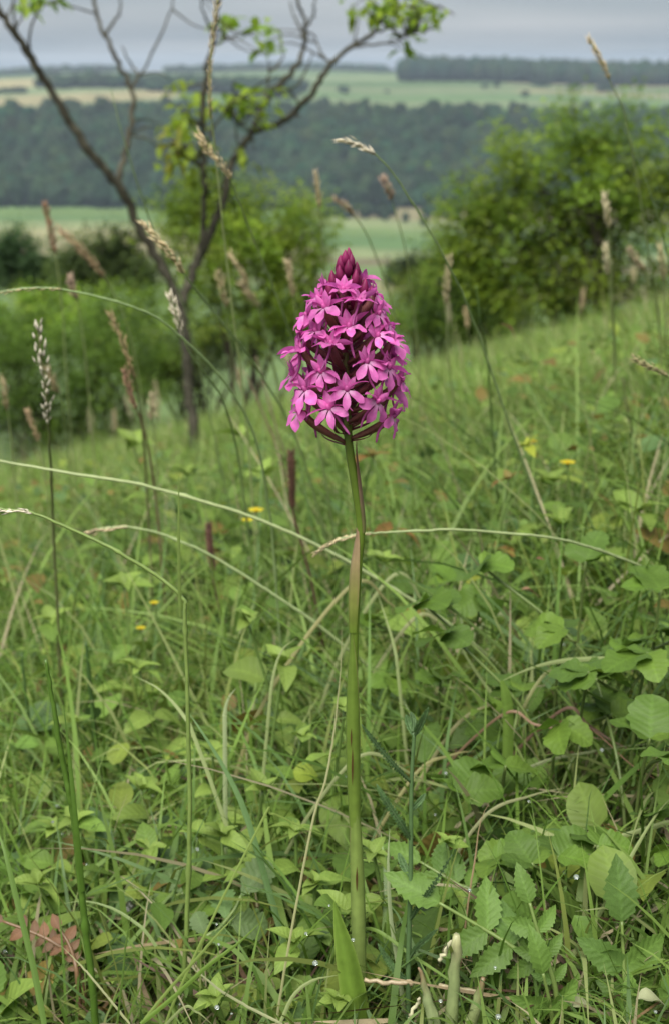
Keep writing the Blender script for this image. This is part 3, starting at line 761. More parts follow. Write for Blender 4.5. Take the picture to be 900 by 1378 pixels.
put('leaf', strip_leaf(MB(), C, np.interp(np.linspace(0, 1, 20), [0, .4, .8, 1], [11, 10, 6, .3]) * sO, np.array([.3, -1, .3]), .3, (.12, .20, .035)).mesh('leaf', M_STEM, obase), orchid)

# flower pieces, local frame: x across, y outward, z up, millimetres
MM = .001
def piece(mb, hw, length, base, d, nrm, fold, curl, nu, colf, wave=0, seed=0, nv=4):
    V, F, L = leaf_grid(hw, nu, nv, fold, curl, wave, seed)
    d = np.array(d, float); d /= np.linalg.norm(d); nrm = np.array(nrm, float); nrm -= d * nrm.dot(d); nrm /= np.linalg.norm(nrm)
    ax = np.cross(d, nrm)
    W = np.array(base)[None] + length * (V[:, 0:1] * ax + V[:, 1:2] * d + V[:, 2:3] * nrm)
    mb.add(W * MM, F, np.array([colf(u, v) for u, v, _ in L]), L)
MAG, PALEP, DEEP = np.array([.66, .155, .46]), np.array([.76, .44, .66]), np.array([.57, .11, .36])
def mixc_(a, b, t): t = min(max(t, 0), 1); return a * (1 - t) + b * t
HOODS, LIPS, SEPALS, SPURS = [], [], [], []
for k in range(4):
    w_ = 1 + .1 * math.sin(k * 2.3)
    mb = MB()
    hc = lambda u, v: mixc_(DEEP * 1.15, MAG, u * 1.2 + .1 * k / 3)
    piece(mb, ovate(.26), 6.2, (0, -.3, .2), (0, .42, .9), (0, -.9, .4), .5, -.6, 6, hc, 0, k)
    for s in (-1, 1):
        piece(mb, ovate(.25), 5.2, (.5 * s, .1, .1), (.38 * s, .62, .75), (.55 * s, -.6, .5), .4, -.8, 5, hc, 0, k + s)
    V, F = tube([(0, -.5 * MM, -.4 * MM), (0, .8 * MM, .3 * MM), (0, 1.6 * MM, 1.1 * MM)], [1.0 * MM, .9 * MM, .4 * MM], 8); mb.add(V, F, DEEP)
    HOODS.append(mb.mesh('flower', M_PETAL))
    mb = MB()
    lc = lambda u, v: mixc_(PALEP * (1.0 if abs(v) < .5 else .85), MAG * 1.12, u * 2.4 - .25 + .25 * abs(v))
    dn = np.array([0, .52, -.85]); nn = np.array([0, .85, .52])
    piece(mb, obov(.215 * w_), 8.2, (0, .5, -.3), dn, nn, .22, .35 + .18 * k, 7, lc, .22, k)
    for s in (-1, 1):
        dd = dn * math.cos(.98) + np.array([s, 0, 0]) * math.sin(.98)
        piece(mb, obov(.265 * w_), 7.8, (.25 * s, .55, -.15), dd, nn + np.array([-.12 * s, 0, 0]), .18, .55, 7, lc, .28, k + s)
    LIPS.append(mb.mesh('lip', M_PETAL))
    mb = MB()
    piece(mb, lance(.20), 7.8, (0, 0, 0), (0, 1, 0), (0, 0, 1), .35, .5 + .2 * k, 6, lambda u, v: mixc_(MAG * .95, MAG * 1.1, u), .05, k)
    SEPALS.append(mb.mesh('sepal', M_PETAL))
    mb = MB()
    P = spline([(0, 0, -.3), (0, -2.0, -3.0), (.3, -3.2, -6.2), (.2, -3.0, -9.8)], 9) * MM
    V, F = tube(P, np.array([.75, .6, .5, .48, .46, .45, .44, .42, .25]) * MM, 6); mb.add(V, F, MAG * .75)
    SPURS.append(mb.mesh('spur', M_PETAL))
def frame(p, n, tilt, roll=0, s=1.0):
    y = np.array([n[0] * math.cos(tilt), n[1] * math.cos(tilt), math.sin(tilt)]); x = np.array([-n[1], n[0], 0]) * -1.0
    z = np.cross(x, y)
    x, z = x * math.cos(roll) + z * math.sin(roll), z * math.cos(roll) - x * math.sin(roll)
    m = Matrix.Identity(4)
    for i in range(3): m[i][0] = x[i] * s; m[i][1] = y[i] * s; m[i][2] = z[i] * s; m[i][3] = p[i]
    return m
OV, OVL = np.array([.125, .036, .045]), np.array([.15, .065, .04])
NF = 48
for i in range(NF):
    f = i / (NF - 1)
    py = 595 - 174 * f ** .87
    phi = math.radians(196 + 137.5 * i) + R.uniform(-.14, .14)
    n = np.array([math.cos(phi), math.sin(phi), 0])
    rad = float(np.interp(f, [0, .3, .6, .85, 1], [17.6, 16.6, 14.4, 10.8, 7.0])) * MM * R.uniform(.92, 1.06)
    rise = float(np.interp(f, [0, .5, 1], [10.0, 10.6, 9.5])) * MM * R.uniform(.85, 1.15)
    A = stem_at(py) + n * .0012
    E = stem_at(py) + n * rad + np.array([0, 0, rise])
    tilt = R.uniform(-.25, .5) + .6 * f * R.random()
    sc = float(np.interp(f, [0, .75, 1], [1.04, .95, .78])) * R.uniform(.9, 1.08)
    Mf = frame(E - obase, n, tilt, R.uniform(-.45, .45), sc)
    fl = put('flower', HOODS[i % 4], orchid, mat4=Mf)
    lp = frame((0, 0, 0), (0, 1, 0), R.uniform(-.25, .65), R.uniform(-.3, .3), R.uniform(.76, 1.02))
    put('lip', LIPS[(i * 3 + 1) % 4], fl, mat4=lp)
    for s in (-1, 1):
        e = R.uniform(-.2, .75); fw = R.uniform(-.1, .7)
        put('sepal', SEPALS[(i + (s > 0)) % 4], fl, mat4=mat_from((s * .7 * MM, -.3 * MM, .2 * MM), math.atan2(fw, s), e, R.uniform(-.4, .4), 1.0))
    put('spur', SPURS[i % 4], fl, mat4=Matrix.Rotation(R.uniform(-.5, .5), 4, 'Y'))
    Minv = Mf.inverted()
    side = np.cross(n, [0, 0, 1])
    Pc = spline([A, A + n * rad * .36 + np.array([0, 0, rise * .30]), A + n * rad * .72 + np.array([0, 0, rise * .68]), E - n * .0008], 12)
    ro = np.interp(np.linspace(0, 1, 12), [0, .2, .55, .85, 1], [.7, 1.05, 1.45, 1.25, .9]) * MM
    V, F = tube(Pc, ro, 9)
    tw = 1 + .22 * np.sin(np.tile(np.arange(9), 12) * 2 * PI / 3 + np.repeat(np.arange(12), 9) * .55)
    cc = np.concatenate([mixc_(OV, OVL, R.random())[None] * tw[:, None], [OV], [OV]])
    put('ovary', MB().add(V, F, cc).mesh('ovary', M_OVARY, obase), fl, mat4=Minv)
    Pb = spline([A - np.array([0, 0, .0010]), A + n * rad * .40 + np.array([0, 0, rise * .12]) + side * .001, A + n * rad * (.46 + .2 * R.random()) + np.array([0, 0, rise * (.35 + .3 * R.random())]) + side * .002], 8)
    put('bract', strip_leaf(MB(), Pb, np.interp(np.linspace(0, 1, 8), [0, .3, 1], [1.0, 1.1, .1]) * MM, np.array([0, 0, 1.]) + n * -.3, .3, (.20, .05, .085), None, 2).mesh('bract', M_PETAL, obase), fl, mat4=Minv)
# buds at the tip
for i in range(22):
    f = i / 21
    phi = math.radians(20 + 137.5 * i)
    n = np.array([math.cos(phi), math.sin(phi), 0])
    py = 404 - 58 * f
    rad = (7.4 - 7.0 * f ** .75) * MM
    A = stem_at(py + 16)
    c0 = stem_at(py) + n * rad
    d = n * (.42 - .3 * f) + np.array([0, 0, 1]); d /= np.linalg.norm(d)
    Lb = (8.8 - 2.6 * f) * MM
    P = np.array([c0 + d * Lb * (t - .5) + n * Lb * .08 * math.sin(PI * t) for t in np.linspace(0, 1, 9)])
    V, F = tube(P, np.array([.45, .8, 1.25, 1.6, 1.7, 1.55, 1.15, .7, .15]) * MM * (1.05 - .28 * f), 9)
    tt = np.repeat(np.linspace(0, 1, 9), 9); st = 1 + .16 * np.sin(np.tile(np.arange(9), 9) * 2 * PI / 3)
    BD = np.array([.25, .022, .10])
    cc = np.array([mixc_(BD * .75, BD * 1.25, q) for q in tt]) * st[:, None]; cc = np.concatenate([cc, cc[:1], cc[-1:]])
    b = put('bud', MB().add(V, F, cc).mesh('bud', M_PETAL, obase), orchid)
    V, F = tube(spline([A, (A + P[0]) / 2 + n * .0006, P[1]], 6), np.array([.8, .95, 1.0, .95, .85, .6]) * MM, 7)
    put('ovary', MB().add(V, F, OV * 1.2).mesh('ovary', M_OVARY, obase), b)

# ------------------------------------------------------------------ single grasses with seed heads
STRAW, PALEG, RUST, SILV, DKGR = (.50, .41, .24), (.30, .35, .14), (.15, .08, .05), (.66, .60, .46), (.075, .15, .025)
def spikelet(mb, p, d, L, w, col, up):
    d = d / (np.linalg.norm(d) + 1e-9); a = np.cross(d, up); a /= np.linalg.norm(a) + 1e-9; b = np.cross(d, a)
    q = p + d * L * .4
    V = [p, q + a * w, q + b * w * .7, q - a * w, q - b * w * .7, p + d * L]
    F = np.array([(0, 1, 2), (0, 2, 3), (0, 3, 4), (0, 4, 1), (5, 2, 1), (5, 3, 2), (5, 4, 3), (5, 1, 4)])
    mb.add(V, F, col)
def culm(label, pts, Y0, Y1, head=60, kind='panicle', hcol=STRAW, scol=PALEG, r=.0008, root=0, name='grass_culm', group='grasses in seed', fat=1.0, leaf=None, cat='grass'):
    """pts: pixels from the tip down; the stalk is carried on to the turf. head: length of the head in pixels"""
    fat = fat * 1.15
    Y1 = Y0 + (Y1 - Y0) * .4
    n = len(pts); Pw = [np.array(at(px, py, Y0 + (Y1 - Y0) * (i / max(n - 1, 1)) ** 2.5)) for i, (px, py) in enumerate(pts)]
    lx, ly = pts[-1]; b = Pw[-1].copy(); g = float(gz(b[0], b[1]))
    if b[2] > g + .01:
        dirn = Pw[-1] - Pw[-2]; dirn /= np.linalg.norm(dirn)
        k = min((b[2] - g) / max(-dirn[2], .25), .5)
        e = b + dirn * k * np.array([.6, .6, 0]) + np.array([root * mpp(Y1), 0, 0]); e[2] = float(gz(e[0], e[1])) - .01
        m = (b + e) / 2 + np.array([0, 0, .0]); Pw += [m, e]
    else: e = b
    root_o = thing(name, label, cat, e, group)
    ns = 10 * len(Pw); C = spline(Pw, ns)
    seg = np.linalg.norm(np.diff(C, axis=0), axis=1); S = np.concatenate([[0], np.cumsum(seg)]); s0 = mpp((Y0 + Y1) / 2 if Y1 - Y0 < .3 else Y0)
    HL = head * mpp(Y0)
    C[3:-1] += np.cumsum(rng.normal(0, .00012, (ns - 4, 3)), 0)
    rr = 1.0 * r * np.interp(S / S[-1], [0, .15, 1], [.45, .8, 1.25])
    for nd in (.35, .62, .85): rr[int(nd * (ns - 1))] *= 1.45
    V, F = tube(C, rr, 7)
    cc = np.array(scol)[None] * rng.uniform(.9, 1.1, (len(V), 1))
    put('stem', MB().add(V, F, cc).mesh('stem', M_STEM, e), root_o)
    P_at = lambda q: np.array([np.interp(q, S, C[:, k]) for k in range(3)])
    if head:
        mb = MB(); unit = mpp(Y0)
        if kind == 'spike':
            m = 110
            for k in range(m):
                q = HL * k / m; p = P_at(q); d = P_at(max(q - .002, 0)) - P_at(q + .002); d /= np.linalg.norm(d) + 1e-9
                a = k * 2.39996; u = np.array([math.cos(a), math.sin(a), 0]); u -= d * u.dot(d); u /= np.linalg.norm(u)
                env = math.sin(PI * min(.12 + .86 * k / m, 1)) ** .35
                spikelet(mb, p + u * 1.2 * unit * fat * env, d * .7 + u * .8, 6.5 * unit * fat, 1.9 * unit * fat, np.array(hcol) * R.uniform(.65, 1.35), u)
            V, F = tube(np.array([P_at(HL * t) for t in np.linspace(0, 1, 14)]), np.array([.8] + [3.4] * 12 + [1.2]) * unit * fat, 8); mb.add(V, F, np.array(hcol) * .8)
        else:
            m = int(26 + HL / unit * .42) if kind == 'panicle' else int(10 + HL / unit * .18)
            for k in range(m):
                t = k / m; q = HL * (t * .98); p = P_at(q); d = P_at(max(q - .003, 0)) - P_at(q + .003); d /= np.linalg.norm(d) + 1e-9
                a = k * 2.39996 + R.uniform(-.4, .4); u = np.array([math.cos(a), math.sin(a), -.2]); u -= d * u.dot(d); u /= np.linalg.norm(u)
                env = math.sin(PI * min(.15 + .83 * t, 1)) ** .7
                off = R.uniform(.3, 5.0) * unit * env * fat
                spikelet(mb, p + u * off, d + u * R.uniform(.1, .45), R.uniform(9, 16) * unit * (.7 + .3 * fat), R.uniform(1.2, 2.3) * unit * fat, np.array(hcol) * R.uniform(.7, 1.3), u)
                if k % 3 == 0:
                    Vt, Ft = tube([P_at(min(q + 6 * unit, HL * 1.05)), p + u * off], [.5 * unit, .3 * unit], 4); mb.add(Vt, Ft, np.array(hcol) * .8)
        put('seed_head', mb.mesh('seed_head', M_STRAW, e, False), root_o, kind='stuff')
    if leaf:
        Lw = [np.array(at(px, py, Y0 + dy)) for (px, py, dy) in leaf[0]]
        C2 = spline(Lw, 16)
        put('leaf_blade', strip_leaf(MB(), C2, np.interp(np.linspace(0, 1, 16), [0, .1, .6, 1], [.7, 1, .8, .08]) * leaf[1] * mpp(Y0), np.array([.4, -1, .2]), .3, scol, None, 2).mesh('leaf_blade', M_STEM, e), root_o)
    return root_o
culm('pale nodding grass head arching left above the orchid against the dark wood', [(458, 188), (480, 196), (505, 212), (530, 240), (560, 285), (595, 345), (625, 402), (655, 480), (700, 610), (765, 780)], .80, 1.15, 52, 'panicle', SILV, (.20, .27, .11), .0007, fat=.8)
culm('tan grass head leaning left against the plateau fields at upper right', [(793, 55), (806, 78), (820, 110), (838, 150), (852, 220), (870, 330), (885, 430)], 1.1, 1.5, 60, 'panicle', STRAW, PALEG, .0007, fat=.55)
culm('long straw coloured grass head standing upright before the tree at top left', [(294, -5), (288, 40), (284, 90), (284, 140), (287, 180), (300, 300), (318, 450), (335, 600)], .95, 1.25, 170, 'panicle', STRAW, PALEG, .0007, fat=.45)
culm('straw grass head leaning left in front of the tree fork', [(268, 183), (285, 205), (302, 228), (318, 262), (345, 330), (385, 430), (420, 540)], .95, 1.3, 80, 'panicle', STRAW, (.22, .28, .11), .0007, fat=.7)
culm('drooping straw grass head crossing the left limb of the bare tree', [(195, 303), (215, 322), (235, 345), (252, 376), (275, 405), (310, 450), (345, 500), (400, 600)], .85, 1.2, 92, 'panicle', STRAW, (.2, .27, .1), .0007, fat=.85)
culm('short pale grass head in front of the trunk just under its fork', [(230, 400), (238, 425), (250, 462), (275, 500), (300, 540), (320, 620)], .85, 1.1, 62, 'panicle', SILV, (.2, .27, .1), .0007, fat=.8)
culm('whitish thick seed head standing at the left edge of the meadow', [(52, 440), (55, 480), (62, 520), (66, 560), (70, 600), (72, 650), (78, 760)], .80, 1.0, 155, 'loose', (.54, .50, .38), (.14, .15, .06), .0009, fat=1.35)
culm('thin grass stem arching in from the left edge over the scrub', [(-40, 402), (0, 393), (50, 388), (100, 394), (165, 412), (210, 432), (255, 470), (300, 520), (340, 600), (360, 720)], .75, 1.0, 130, 'loose', (.38, .34, .17), (.22, .30, .12), .0007, fat=.8)
culm('long pale grass stalk sweeping from the left edge down behind the orchid stem', [(-40, 608), (0, 620), (100, 637), (200, 655), (310, 685), (420, 728), (520, 785), (620, 850), (690, 915)], .72, .95, 45, 'panicle', SILV, (.34, .40, .18), .0010, fat=.7)
culm('arched grass stalk with a buff head below the left edge stalk', [(120, 716), (145, 710), (175, 709), (230, 722), (300, 757), (380, 808), (450, 860), (530, 930)], .78, .9, 60, 'panicle', STRAW, (.30, .37, .16), .0009, fat=.8)
culm('fine arched grass stalk with its head just left of the orchid stem', [(424, 744), (455, 727), (490, 718), (520, 716), (620, 712), (730, 722), (800, 738), (870, 765), (930, 800)], .66, .9, 95, 'panicle', STRAW, (.30, .36, .16), .0007, fat=.6)
culm('upright grass stalk, its pale top snapped and bent to the left edge', [(-25, 680), (5, 686), (45, 690), (120, 722), (185, 760), (238, 800), (243, 830), (246, 950), (247, 1100), (244, 1250), (239, 1370)], .54, .52, 75, 'panicle', SILV, (.17, .24, .06), .00085, fat=.75, leaf=([(243, 830, -.01), (241, 740, -.012), (241, 640, -.012)], 2.5))
culm('bare dark green stalk with a blunt tip in the lower left foreground', [(62, 888), (74, 950), (88, 1030), (100, 1090), (108, 1170), (118, 1250), (132, 1378)], .50, .505, 0, 'panicle', STRAW, (.075, .145, .02), .0013, leaf=([(112, 1200, .0), (104, 1120, -.002), (95, 1030, 0), (86, 948, .004)], 4))
culm('dark brown cylindrical seed spike left of the orchid stem', [(392, 608), (394, 640), (396, 688), (410, 740), (428, 820), (440, 900)], .95, 1.1, 82, 'spike', RUST, (.17, .11, .07), .0011, fat=1.0, cat='plantain', name='seed_spike', group='brown seed spikes')
culm('smaller brown seed spike further left, above the green herbs', [(281, 706), (284, 740), (290, 778), (302, 850), (318, 930)], .98, 1.1, 72, 'spike', (.16, .085, .06), (.16, .13, .07), .0011, fat=.9, cat='plantain', name='seed_spike', group='brown seed spikes')
culm('blurred rusty grass head in front of the valley field at far left', [(62, 278), (68, 305), (76, 345), (85, 420), (92, 520), (100, 620)], 1.6, 1.9, 68, 'panicle', (.28, .17, .10), PALEG, .0009, fat=.75)
culm('rusty grass head bent left in front of the dull green hollow tree', [(85, 313), (105, 330), (125, 352), (148, 385), (175, 450), (195, 560)], 1.6, 1.9, 90, 'panicle', (.34, .24, .14), PALEG, .0009, fat=.75)
culm('small upright pink tinged grass head below the hollow trees at left', [(96, 376), (100, 392), (106, 412), (115, 480), (125, 600)], 1.5, 1.7, 34, 'panicle', (.38, .28, .2), PALEG, .0009, fat=.8)
culm('tan grass head standing just left of the orchid tip', [(388, 355), (392, 380), (396, 405), (402, 470), (410, 560)], 1.6, 1.8, 52, 'panicle', STRAW, PALEG, .0009, fat=.7)
culm('thin buff grass head rising above the leafy bush left of the orchid tip', [(425, 238), (429, 262), (433, 300), (438, 380), (440, 480)], 1.5, 1.8, 48, 'panicle', STRAW, PALEG, .0008, fat=.55)
culm('buff grass head with a twisted tip before the dark wood right above the orchid', [(455, 270), (468, 280), (482, 297), (500, 330), (530, 420)], 1.3, 1.6, 36, 'panicle', (.42, .33, .22), PALEG, .0008, fat=.7)
culm('short pinkish grass head before the wood to the right of the orchid tip', [(517, 243), (524, 258), (531, 280), (545, 340), (560, 450)], 1.4, 1.7, 36, 'panicle', (.42, .30, .22), PALEG, .0008, fat=.75)
culm('cream grass head in front of the middle of the hawthorn', [(813, 267), (816, 290), (818, 318), (822, 400), (826, 480)], 1.3, 1.6, 52, 'panicle', (.50, .45, .28), PALEG, .0008, fat=.7)
culm('second cream grass head below the first one on the hawthorn', [(814, 336), (817, 355), (820, 378), (824, 440), (828, 520)], 1.5, 1.7, 42, 'panicle', (.46, .42, .26), PALEG, .0008, fat=.7)
culm('buff grass head leaning left low on the right bush', [(848, 338), (860, 355), (872, 375), (885, 430), (890, 500)], 1.6, 1.8, 40, 'panicle', (.36, .30, .18), PALEG, .0008, fat=.6)
culm('tan grass head at the right margin in front of the bush foot', [(888, 335), (891, 360), (893, 385), (895, 450), (897, 520)], 1.4, 1.6, 50, 'panicle', (.42, .38, .2), PALEG, .0009, fat=.7)
culm('thick striped grass head poking in from the right edge over the meadow', [(855, 484), (875, 493), (905, 512), (940, 560), (960, 680)], .75, .85, 62, 'panicle', (.34, .30, .15), PALEG, .0009, fat=.75)
culm('tan grass head standing right of the orchid before the dark thicket', [(604, 350), (602, 380), (600, 420), (604, 480), (612, 560)], 1.4, 1.6, 66, 'panicle', (.36, .31, .18), PALEG, .0008, fat=.7)
culm('tan grass head leaning left behind the orchid at its left shoulder', [(312, 345), (325, 365), (338, 392), (352, 430), (372, 520)], 1.5, 1.8, 52, 'panicle', STRAW, PALEG, .0008, fat=.6)
culm('buff grass head just beneath the leaning one left of the orchid', [(328, 385), (340, 400), (352, 425), (365, 480), (385, 570)], 1.6, 1.9, 44, 'panicle', (.36, .29, .17), PALEG, .0008, fat=.65)
culm('narrow tan grass head in front of the leafy bush right of the trunk', [(296, 372), (301, 395), (306, 422), (312, 480), (322, 580)], 1.6, 1.9, 52, 'panicle', (.36, .30, .17), PALEG, .0008, fat=.65)
culm('long rusty grass head hanging before the scrub bush at left', [(150, 425), (165, 460), (178, 495), (186, 525), (194, 580), (200, 660)], 1.05, 1.25, 105, 'panicle', (.36, .27, .14), (.16, .14, .07), .0009, fat=.6)
culm('reddish grass stalk beside the trunk foot at left', [(168, 500), (178, 530), (188, 555), (200, 600), (212, 680)], 1.05, 1.2, 62, 'panicle', (.34, .20, .13), (.20, .13, .08), .0009, fat=.6)
culm('pale grass head between the rusty stalk and the tree trunk', [(205, 535), (204, 555), (206, 580), (212, 640)], 1.3, 1.4, 40, 'panicle', (.42, .36, .22), PALEG, .0008, fat=.7)
culm('slim buff grass head at the left margin over the scrub', [(5, 515), (8, 540), (12, 565), (20, 640)], 1.3, 1.4, 46, 'panicle', (.36, .28, .16), PALEG, .0008, fat=.55)
culm('buff grass head leaning left below the thick whitish one', [(38, 555), (48, 580), (56, 605), (66, 680)], 1.3, 1.4, 52, 'panicle', (.36, .26, .15), PALEG, .0008, fat=.55)
culm('tan grass head right of the whitish one, against the green scrub', [(66, 500), (76, 522), (84, 545), (92, 620)], 1.3, 1.5, 46, 'panicle', (.36, .28, .16), PALEG, .0008, fat=.55)
culm('dark thin flower stalk rising from the herbs in the lower middle left', [(116, 865), (122, 910), (128, 960), (132, 1010), (136, 1060)], .8, .82, 0, 'panicle', STRAW, (.05, .10, .025), .0016)
culm('dark thin stalk at the left edge above the reddish leaves', [(30, 880), (34, 930), (40, 990), (44, 1060)], .85, .86, 0, 'panicle', STRAW, (.06, .11, .03), .0013)
culm('thin dark stem rising on the right side of the orchid tip', [(640, 385), (646, 430), (655, 480)], 1.0, 1.1, 0, 'panicle', STRAW, (.11, .18, .05), .0007)
culm('thin green stem at the upper right margin without a head', [(840, 165), (858, 215), (878, 270), (897, 340), (915, 430)], 1.0, 1.2, 0, 'panicle', STRAW, (.17, .24, .08), .0006)
culm('faint green grass stalk before the left limb of the bare tree', [(150, 120), (160, 165), (175, 210), (195, 275), (220, 340), (260, 450)], 1.2, 1.5, 0, 'panicle', STRAW, (.2, .27, .11), .0007)
culm('dark bent twig like stalk at the right of the meadow', [(838, 510), (845, 560), (860, 620), (875, 690)], 1.3, 1.4, 0, 'panicle', STRAW, (.10, .09, .05), .0010)
culm('thin reddish dock stalk behind the orchid stem on the left', [(330, 500), (350, 545), (372, 600), (388, 660), (400, 720)], 1.5, 1.6, 0, 'panicle', STRAW, (.20, .13, .09), .0012)
culm('pale reddish stalk crossing the dock stalk left of the orchid', [(345, 480), (362, 540), (376, 590), (392, 640)], 1.7, 1.75, 0, 'panicle', STRAW, (.24, .17, .12), .0012)
# many small far heads along the crest, nothing tells them apart
for k in range(18):
    px = R.uniform(0, 900); Y = R.uniform(2.8, 5.6); x_ = (px - CX) * mpp(Y)
    hh = R.uniform(.12, .30); z_ = float(gz(x_, Y)) + hh
    ang = math.atan2(HC - z_, Y); py = CY - FPX * math.tan(PITCH - ang)
    ln = R.uniform(-16, 10); L_ = R.uniform(18, 34)
    culm('small tan grass head standing up out of the far meadow grass', [(px, py), (px - ln * .5, py + L_), (px - ln * 1.2, py + L_ * 2.4), (px - ln * 1.5, py + L_ * 4)], Y, Y, L_, 'panicle', (.42 * R.uniform(.85, 1.15), .36, .21), (.20, .24, .09), 0.0009, fat=.30, group='far grasses in seed')

def blade(label, pts, Y0, Y1, w, col, name='single_grass', mat=None, keel=.3, edge=None, cat='grass blade', group='single grass blades', prof=([0, .08, .6, 1], [.8, 1, .85, .06])):
    k_ = lambda q: q - .035 if q < .6 else q * .86 - .01
    Y0, Y1 = k_(Y0), k_(Y1)
    n = len(pts); Pw = [np.array(at(px, py, Y0 + (Y1 - Y0) * i / (n - 1))) for i, (px, py) in enumerate(pts)]
    g0 = float(gz(Pw[0][0], Pw[0][1]))
    if Pw[0][2] > g0 + .004 and abs(pts[0][0] - 450) < 450 and pts[0][1] < 1370:
        dr = Pw[0] - Pw[1]; dr /= np.linalg.norm(dr); hh_ = Pw[0][2] - g0
        e = Pw[0] + dr * hh_ * .7 * np.array([1, 1, 0]) + np.array([0, 0, 0]); e[2] = float(gz(e[0], e[1])) - .005
        Pw = [e, (Pw[0] + e) / 2 + dr * hh_ * .12] + Pw; n += 2
    C = spline(Pw, 10 * n); org = C[0].copy()
    C[1:-1] += rng.normal(0, .00004, (len(C) - 2, 3))
    Wd = np.interp(np.linspace(0, 1, len(C)), *prof) * w * .43 * mpp((Y0 + Y1) / 2)
    o = put(name, strip_leaf(MB(), C, Wd, np.array([.3, -1, .45]), keel, col, edge, 4).mesh(name, mat or M_GRASS, org), None, loc=tuple(org))
    return tag(o, label, cat, group, 'thing')
LG, BG, PB = (.22, .30, .07), (.15, .25, .04), (.31, .37, .15)
blade('pale arching grass blade with dew on the right, folded at its left end', [(930, 905), (880, 893), (820, 887), (760, 889), (715, 899), (673, 917)], .80, .76, 9, PB)
blade('short broad green blade hanging under the folded pale blade', [(683, 985), (683, 958), (680, 935), (674, 916)], .76, .76, 20, (.17, .27, .05), prof=([0, .2, .8, 1], [.5, 1, .9, .3]))
blade('thick pale grass blade rising diagonally to the right edge at lower right', [(715, 1378), (745, 1330), (780, 1270), (815, 1215), (850, 1150), (880, 1100), (905, 1070)], .51, .58, 10, PB)
blade('thin green blade crossing beside the thick diagonal one at lower right', [(775, 1320), (800, 1270), (830, 1225), (870, 1185), (905, 1165)], .53, .60, 5, LG)
blade('pale curved blade ending in a bent tip at the right edge', [(905, 1105), (860, 1118), (815, 1132), (770, 1152)], .66, .66, 9, PB)
blade('stiff blade pointing down left in the lower right corner', [(905, 1335), (870, 1350), (830, 1378), (800, 1400)], .50, .49, 9, (.28, .36, .13))
blade('long bluish green blade leaning across the herbs left of the orchid foot', [(380, 1262), (365, 1210), (345, 1140), (325, 1080), (300, 1030), (272, 985), (255, 960)], .58, .68, 12, (.14, .24, .085))
blade('pale blade curving up to the left at the bottom left of the orchid leaf', [(378, 1375), (395, 1340), (420, 1320), (455, 1312)], .50, .51, 7, PB)
blade('bright green blade slanting up right with a dry tip, lower left of centre', [(190, 1378), (230, 1345), (280, 1300), (320, 1270), (352, 1240)], .49, .50, 8, BG, edge=(.2, .3, .06))
blade('paler blade lying just above the bright slanting one', [(195, 1372), (225, 1335), (265, 1290), (300, 1250), (318, 1232)], .495, .51, 6, LG)
blade('dry blade sloping down right beside the foot of the orchid leaf', [(380, 1378), (340, 1358), (300, 1335), (275, 1315), (254, 1298)], .50, .51, 5, (.34, .36, .18))
blade('curled pale blade at the bottom beside the slanting blades', [(240, 1362), (265, 1362), (285, 1378)], .50, .50, 6, PB)
blade('long drooping blade arching over the herbs at lower left', [(205, 1265), (180, 1240), (150, 1222), (115, 1213), (85, 1216)], .56, .57, 6, (.26, .34, .13))
blade('pale blade curving up among the herbs left of the middle', [(265, 1000), (245, 960), (215, 928), (182, 910)], .72, .74, 7, PB)
blade('whitish upright blade with a hooked tip left of the orchid stem', [(303, 985), (303, 960), (308, 940), (318, 926)], .75, .76, 8, (.34, .40, .2))
blade('pale hooked blade right of the hooked whitish one', [(362, 960), (368, 910), (380, 875), (400, 858)], .78, .80, 6, PB)
blade('light green blade with a sharp fold pointing right, left of the orchid foot', [(350, 1110), (365, 1095), (400, 1110), (450, 1130)], .60, .61, 4.5, LG)
blade('long green blade running down right from behind the orchid stem', [(700, 900), (640, 845), (580, 800), (520, 762), (490, 745)], .86, .80, 6, (.17, .25, .07))
blade('pale straight blade slanting down right in the middle right of the turf', [(690, 975), (655, 925), (625, 880), (606, 832)], .85, .85, 8, PB)
blade('thin pale blade rising steeply right of the orchid stem', [(535, 905), (530, 870), (518, 830), (508, 800)], .86, .88, 6, PB)
blade('green blade leaning left across the lower left corner', [(60, 1378), (45, 1300), (25, 1220), (8, 1150), (-5, 1110)], .50, .53, 11, (.13, .22, .045))
blade('dry thin blade slanting in front of the reddish leaves at lower left', [(175, 1378), (140, 1335), (110, 1300), (82, 1272)], .51, .53, 4, (.33, .34, .16))
blade('short dark pointed blade next to the dark bare stalk at bottom left', [(158, 1378), (165, 1320), (170, 1270), (178, 1224)], .50, .51, 4, (.10, .17, .03))
blade('straw coloured thin stem standing left of the orchid stem', [(420, 1110), (438, 1050), (450, 980), (458, 900), (460, 840)], .62, .68, 4, (.36, .36, .17))
blade('reddish tipped thin stalk curving up right of the feathery herb', [(630, 1210), (638, 1160), (645, 1110), (658, 1078)], .60, .62, 3.5, (.33, .23, .13))
blade('pale split blade standing between the orchid and the feathery herb', [(545, 1375), (535, 1300), (525, 1230), (522, 1160), (524, 1115)], .53, .55, 8, (.36, .42, .22))
blade('thin green blade slanting behind the feathery herb at its foot', [(490, 1250), (560, 1290), (620, 1330), (700, 1390)], .54, .50, 7, (.16, .25, .05))
blade('thin arched reddish stem with knots at the right', [(700, 1000), (760, 970), (800, 985), (850, 1030), (905, 1060)], .80, .70, 4, (.30, .17, .11), cat='dry stem')
blade('brown pink runner lying on the leaves at right', [(675, 962), (720, 975), (770, 985), (815, 997)], .76, .74, 5, (.30, .19, .12), cat='dry stem')
blade('dull pink dry stem parallel to the runner at right', [(757, 955), (790, 975), (820, 995), (845, 1008)], .77, .75, 6, (.31, .19, .14), cat='dry stem')
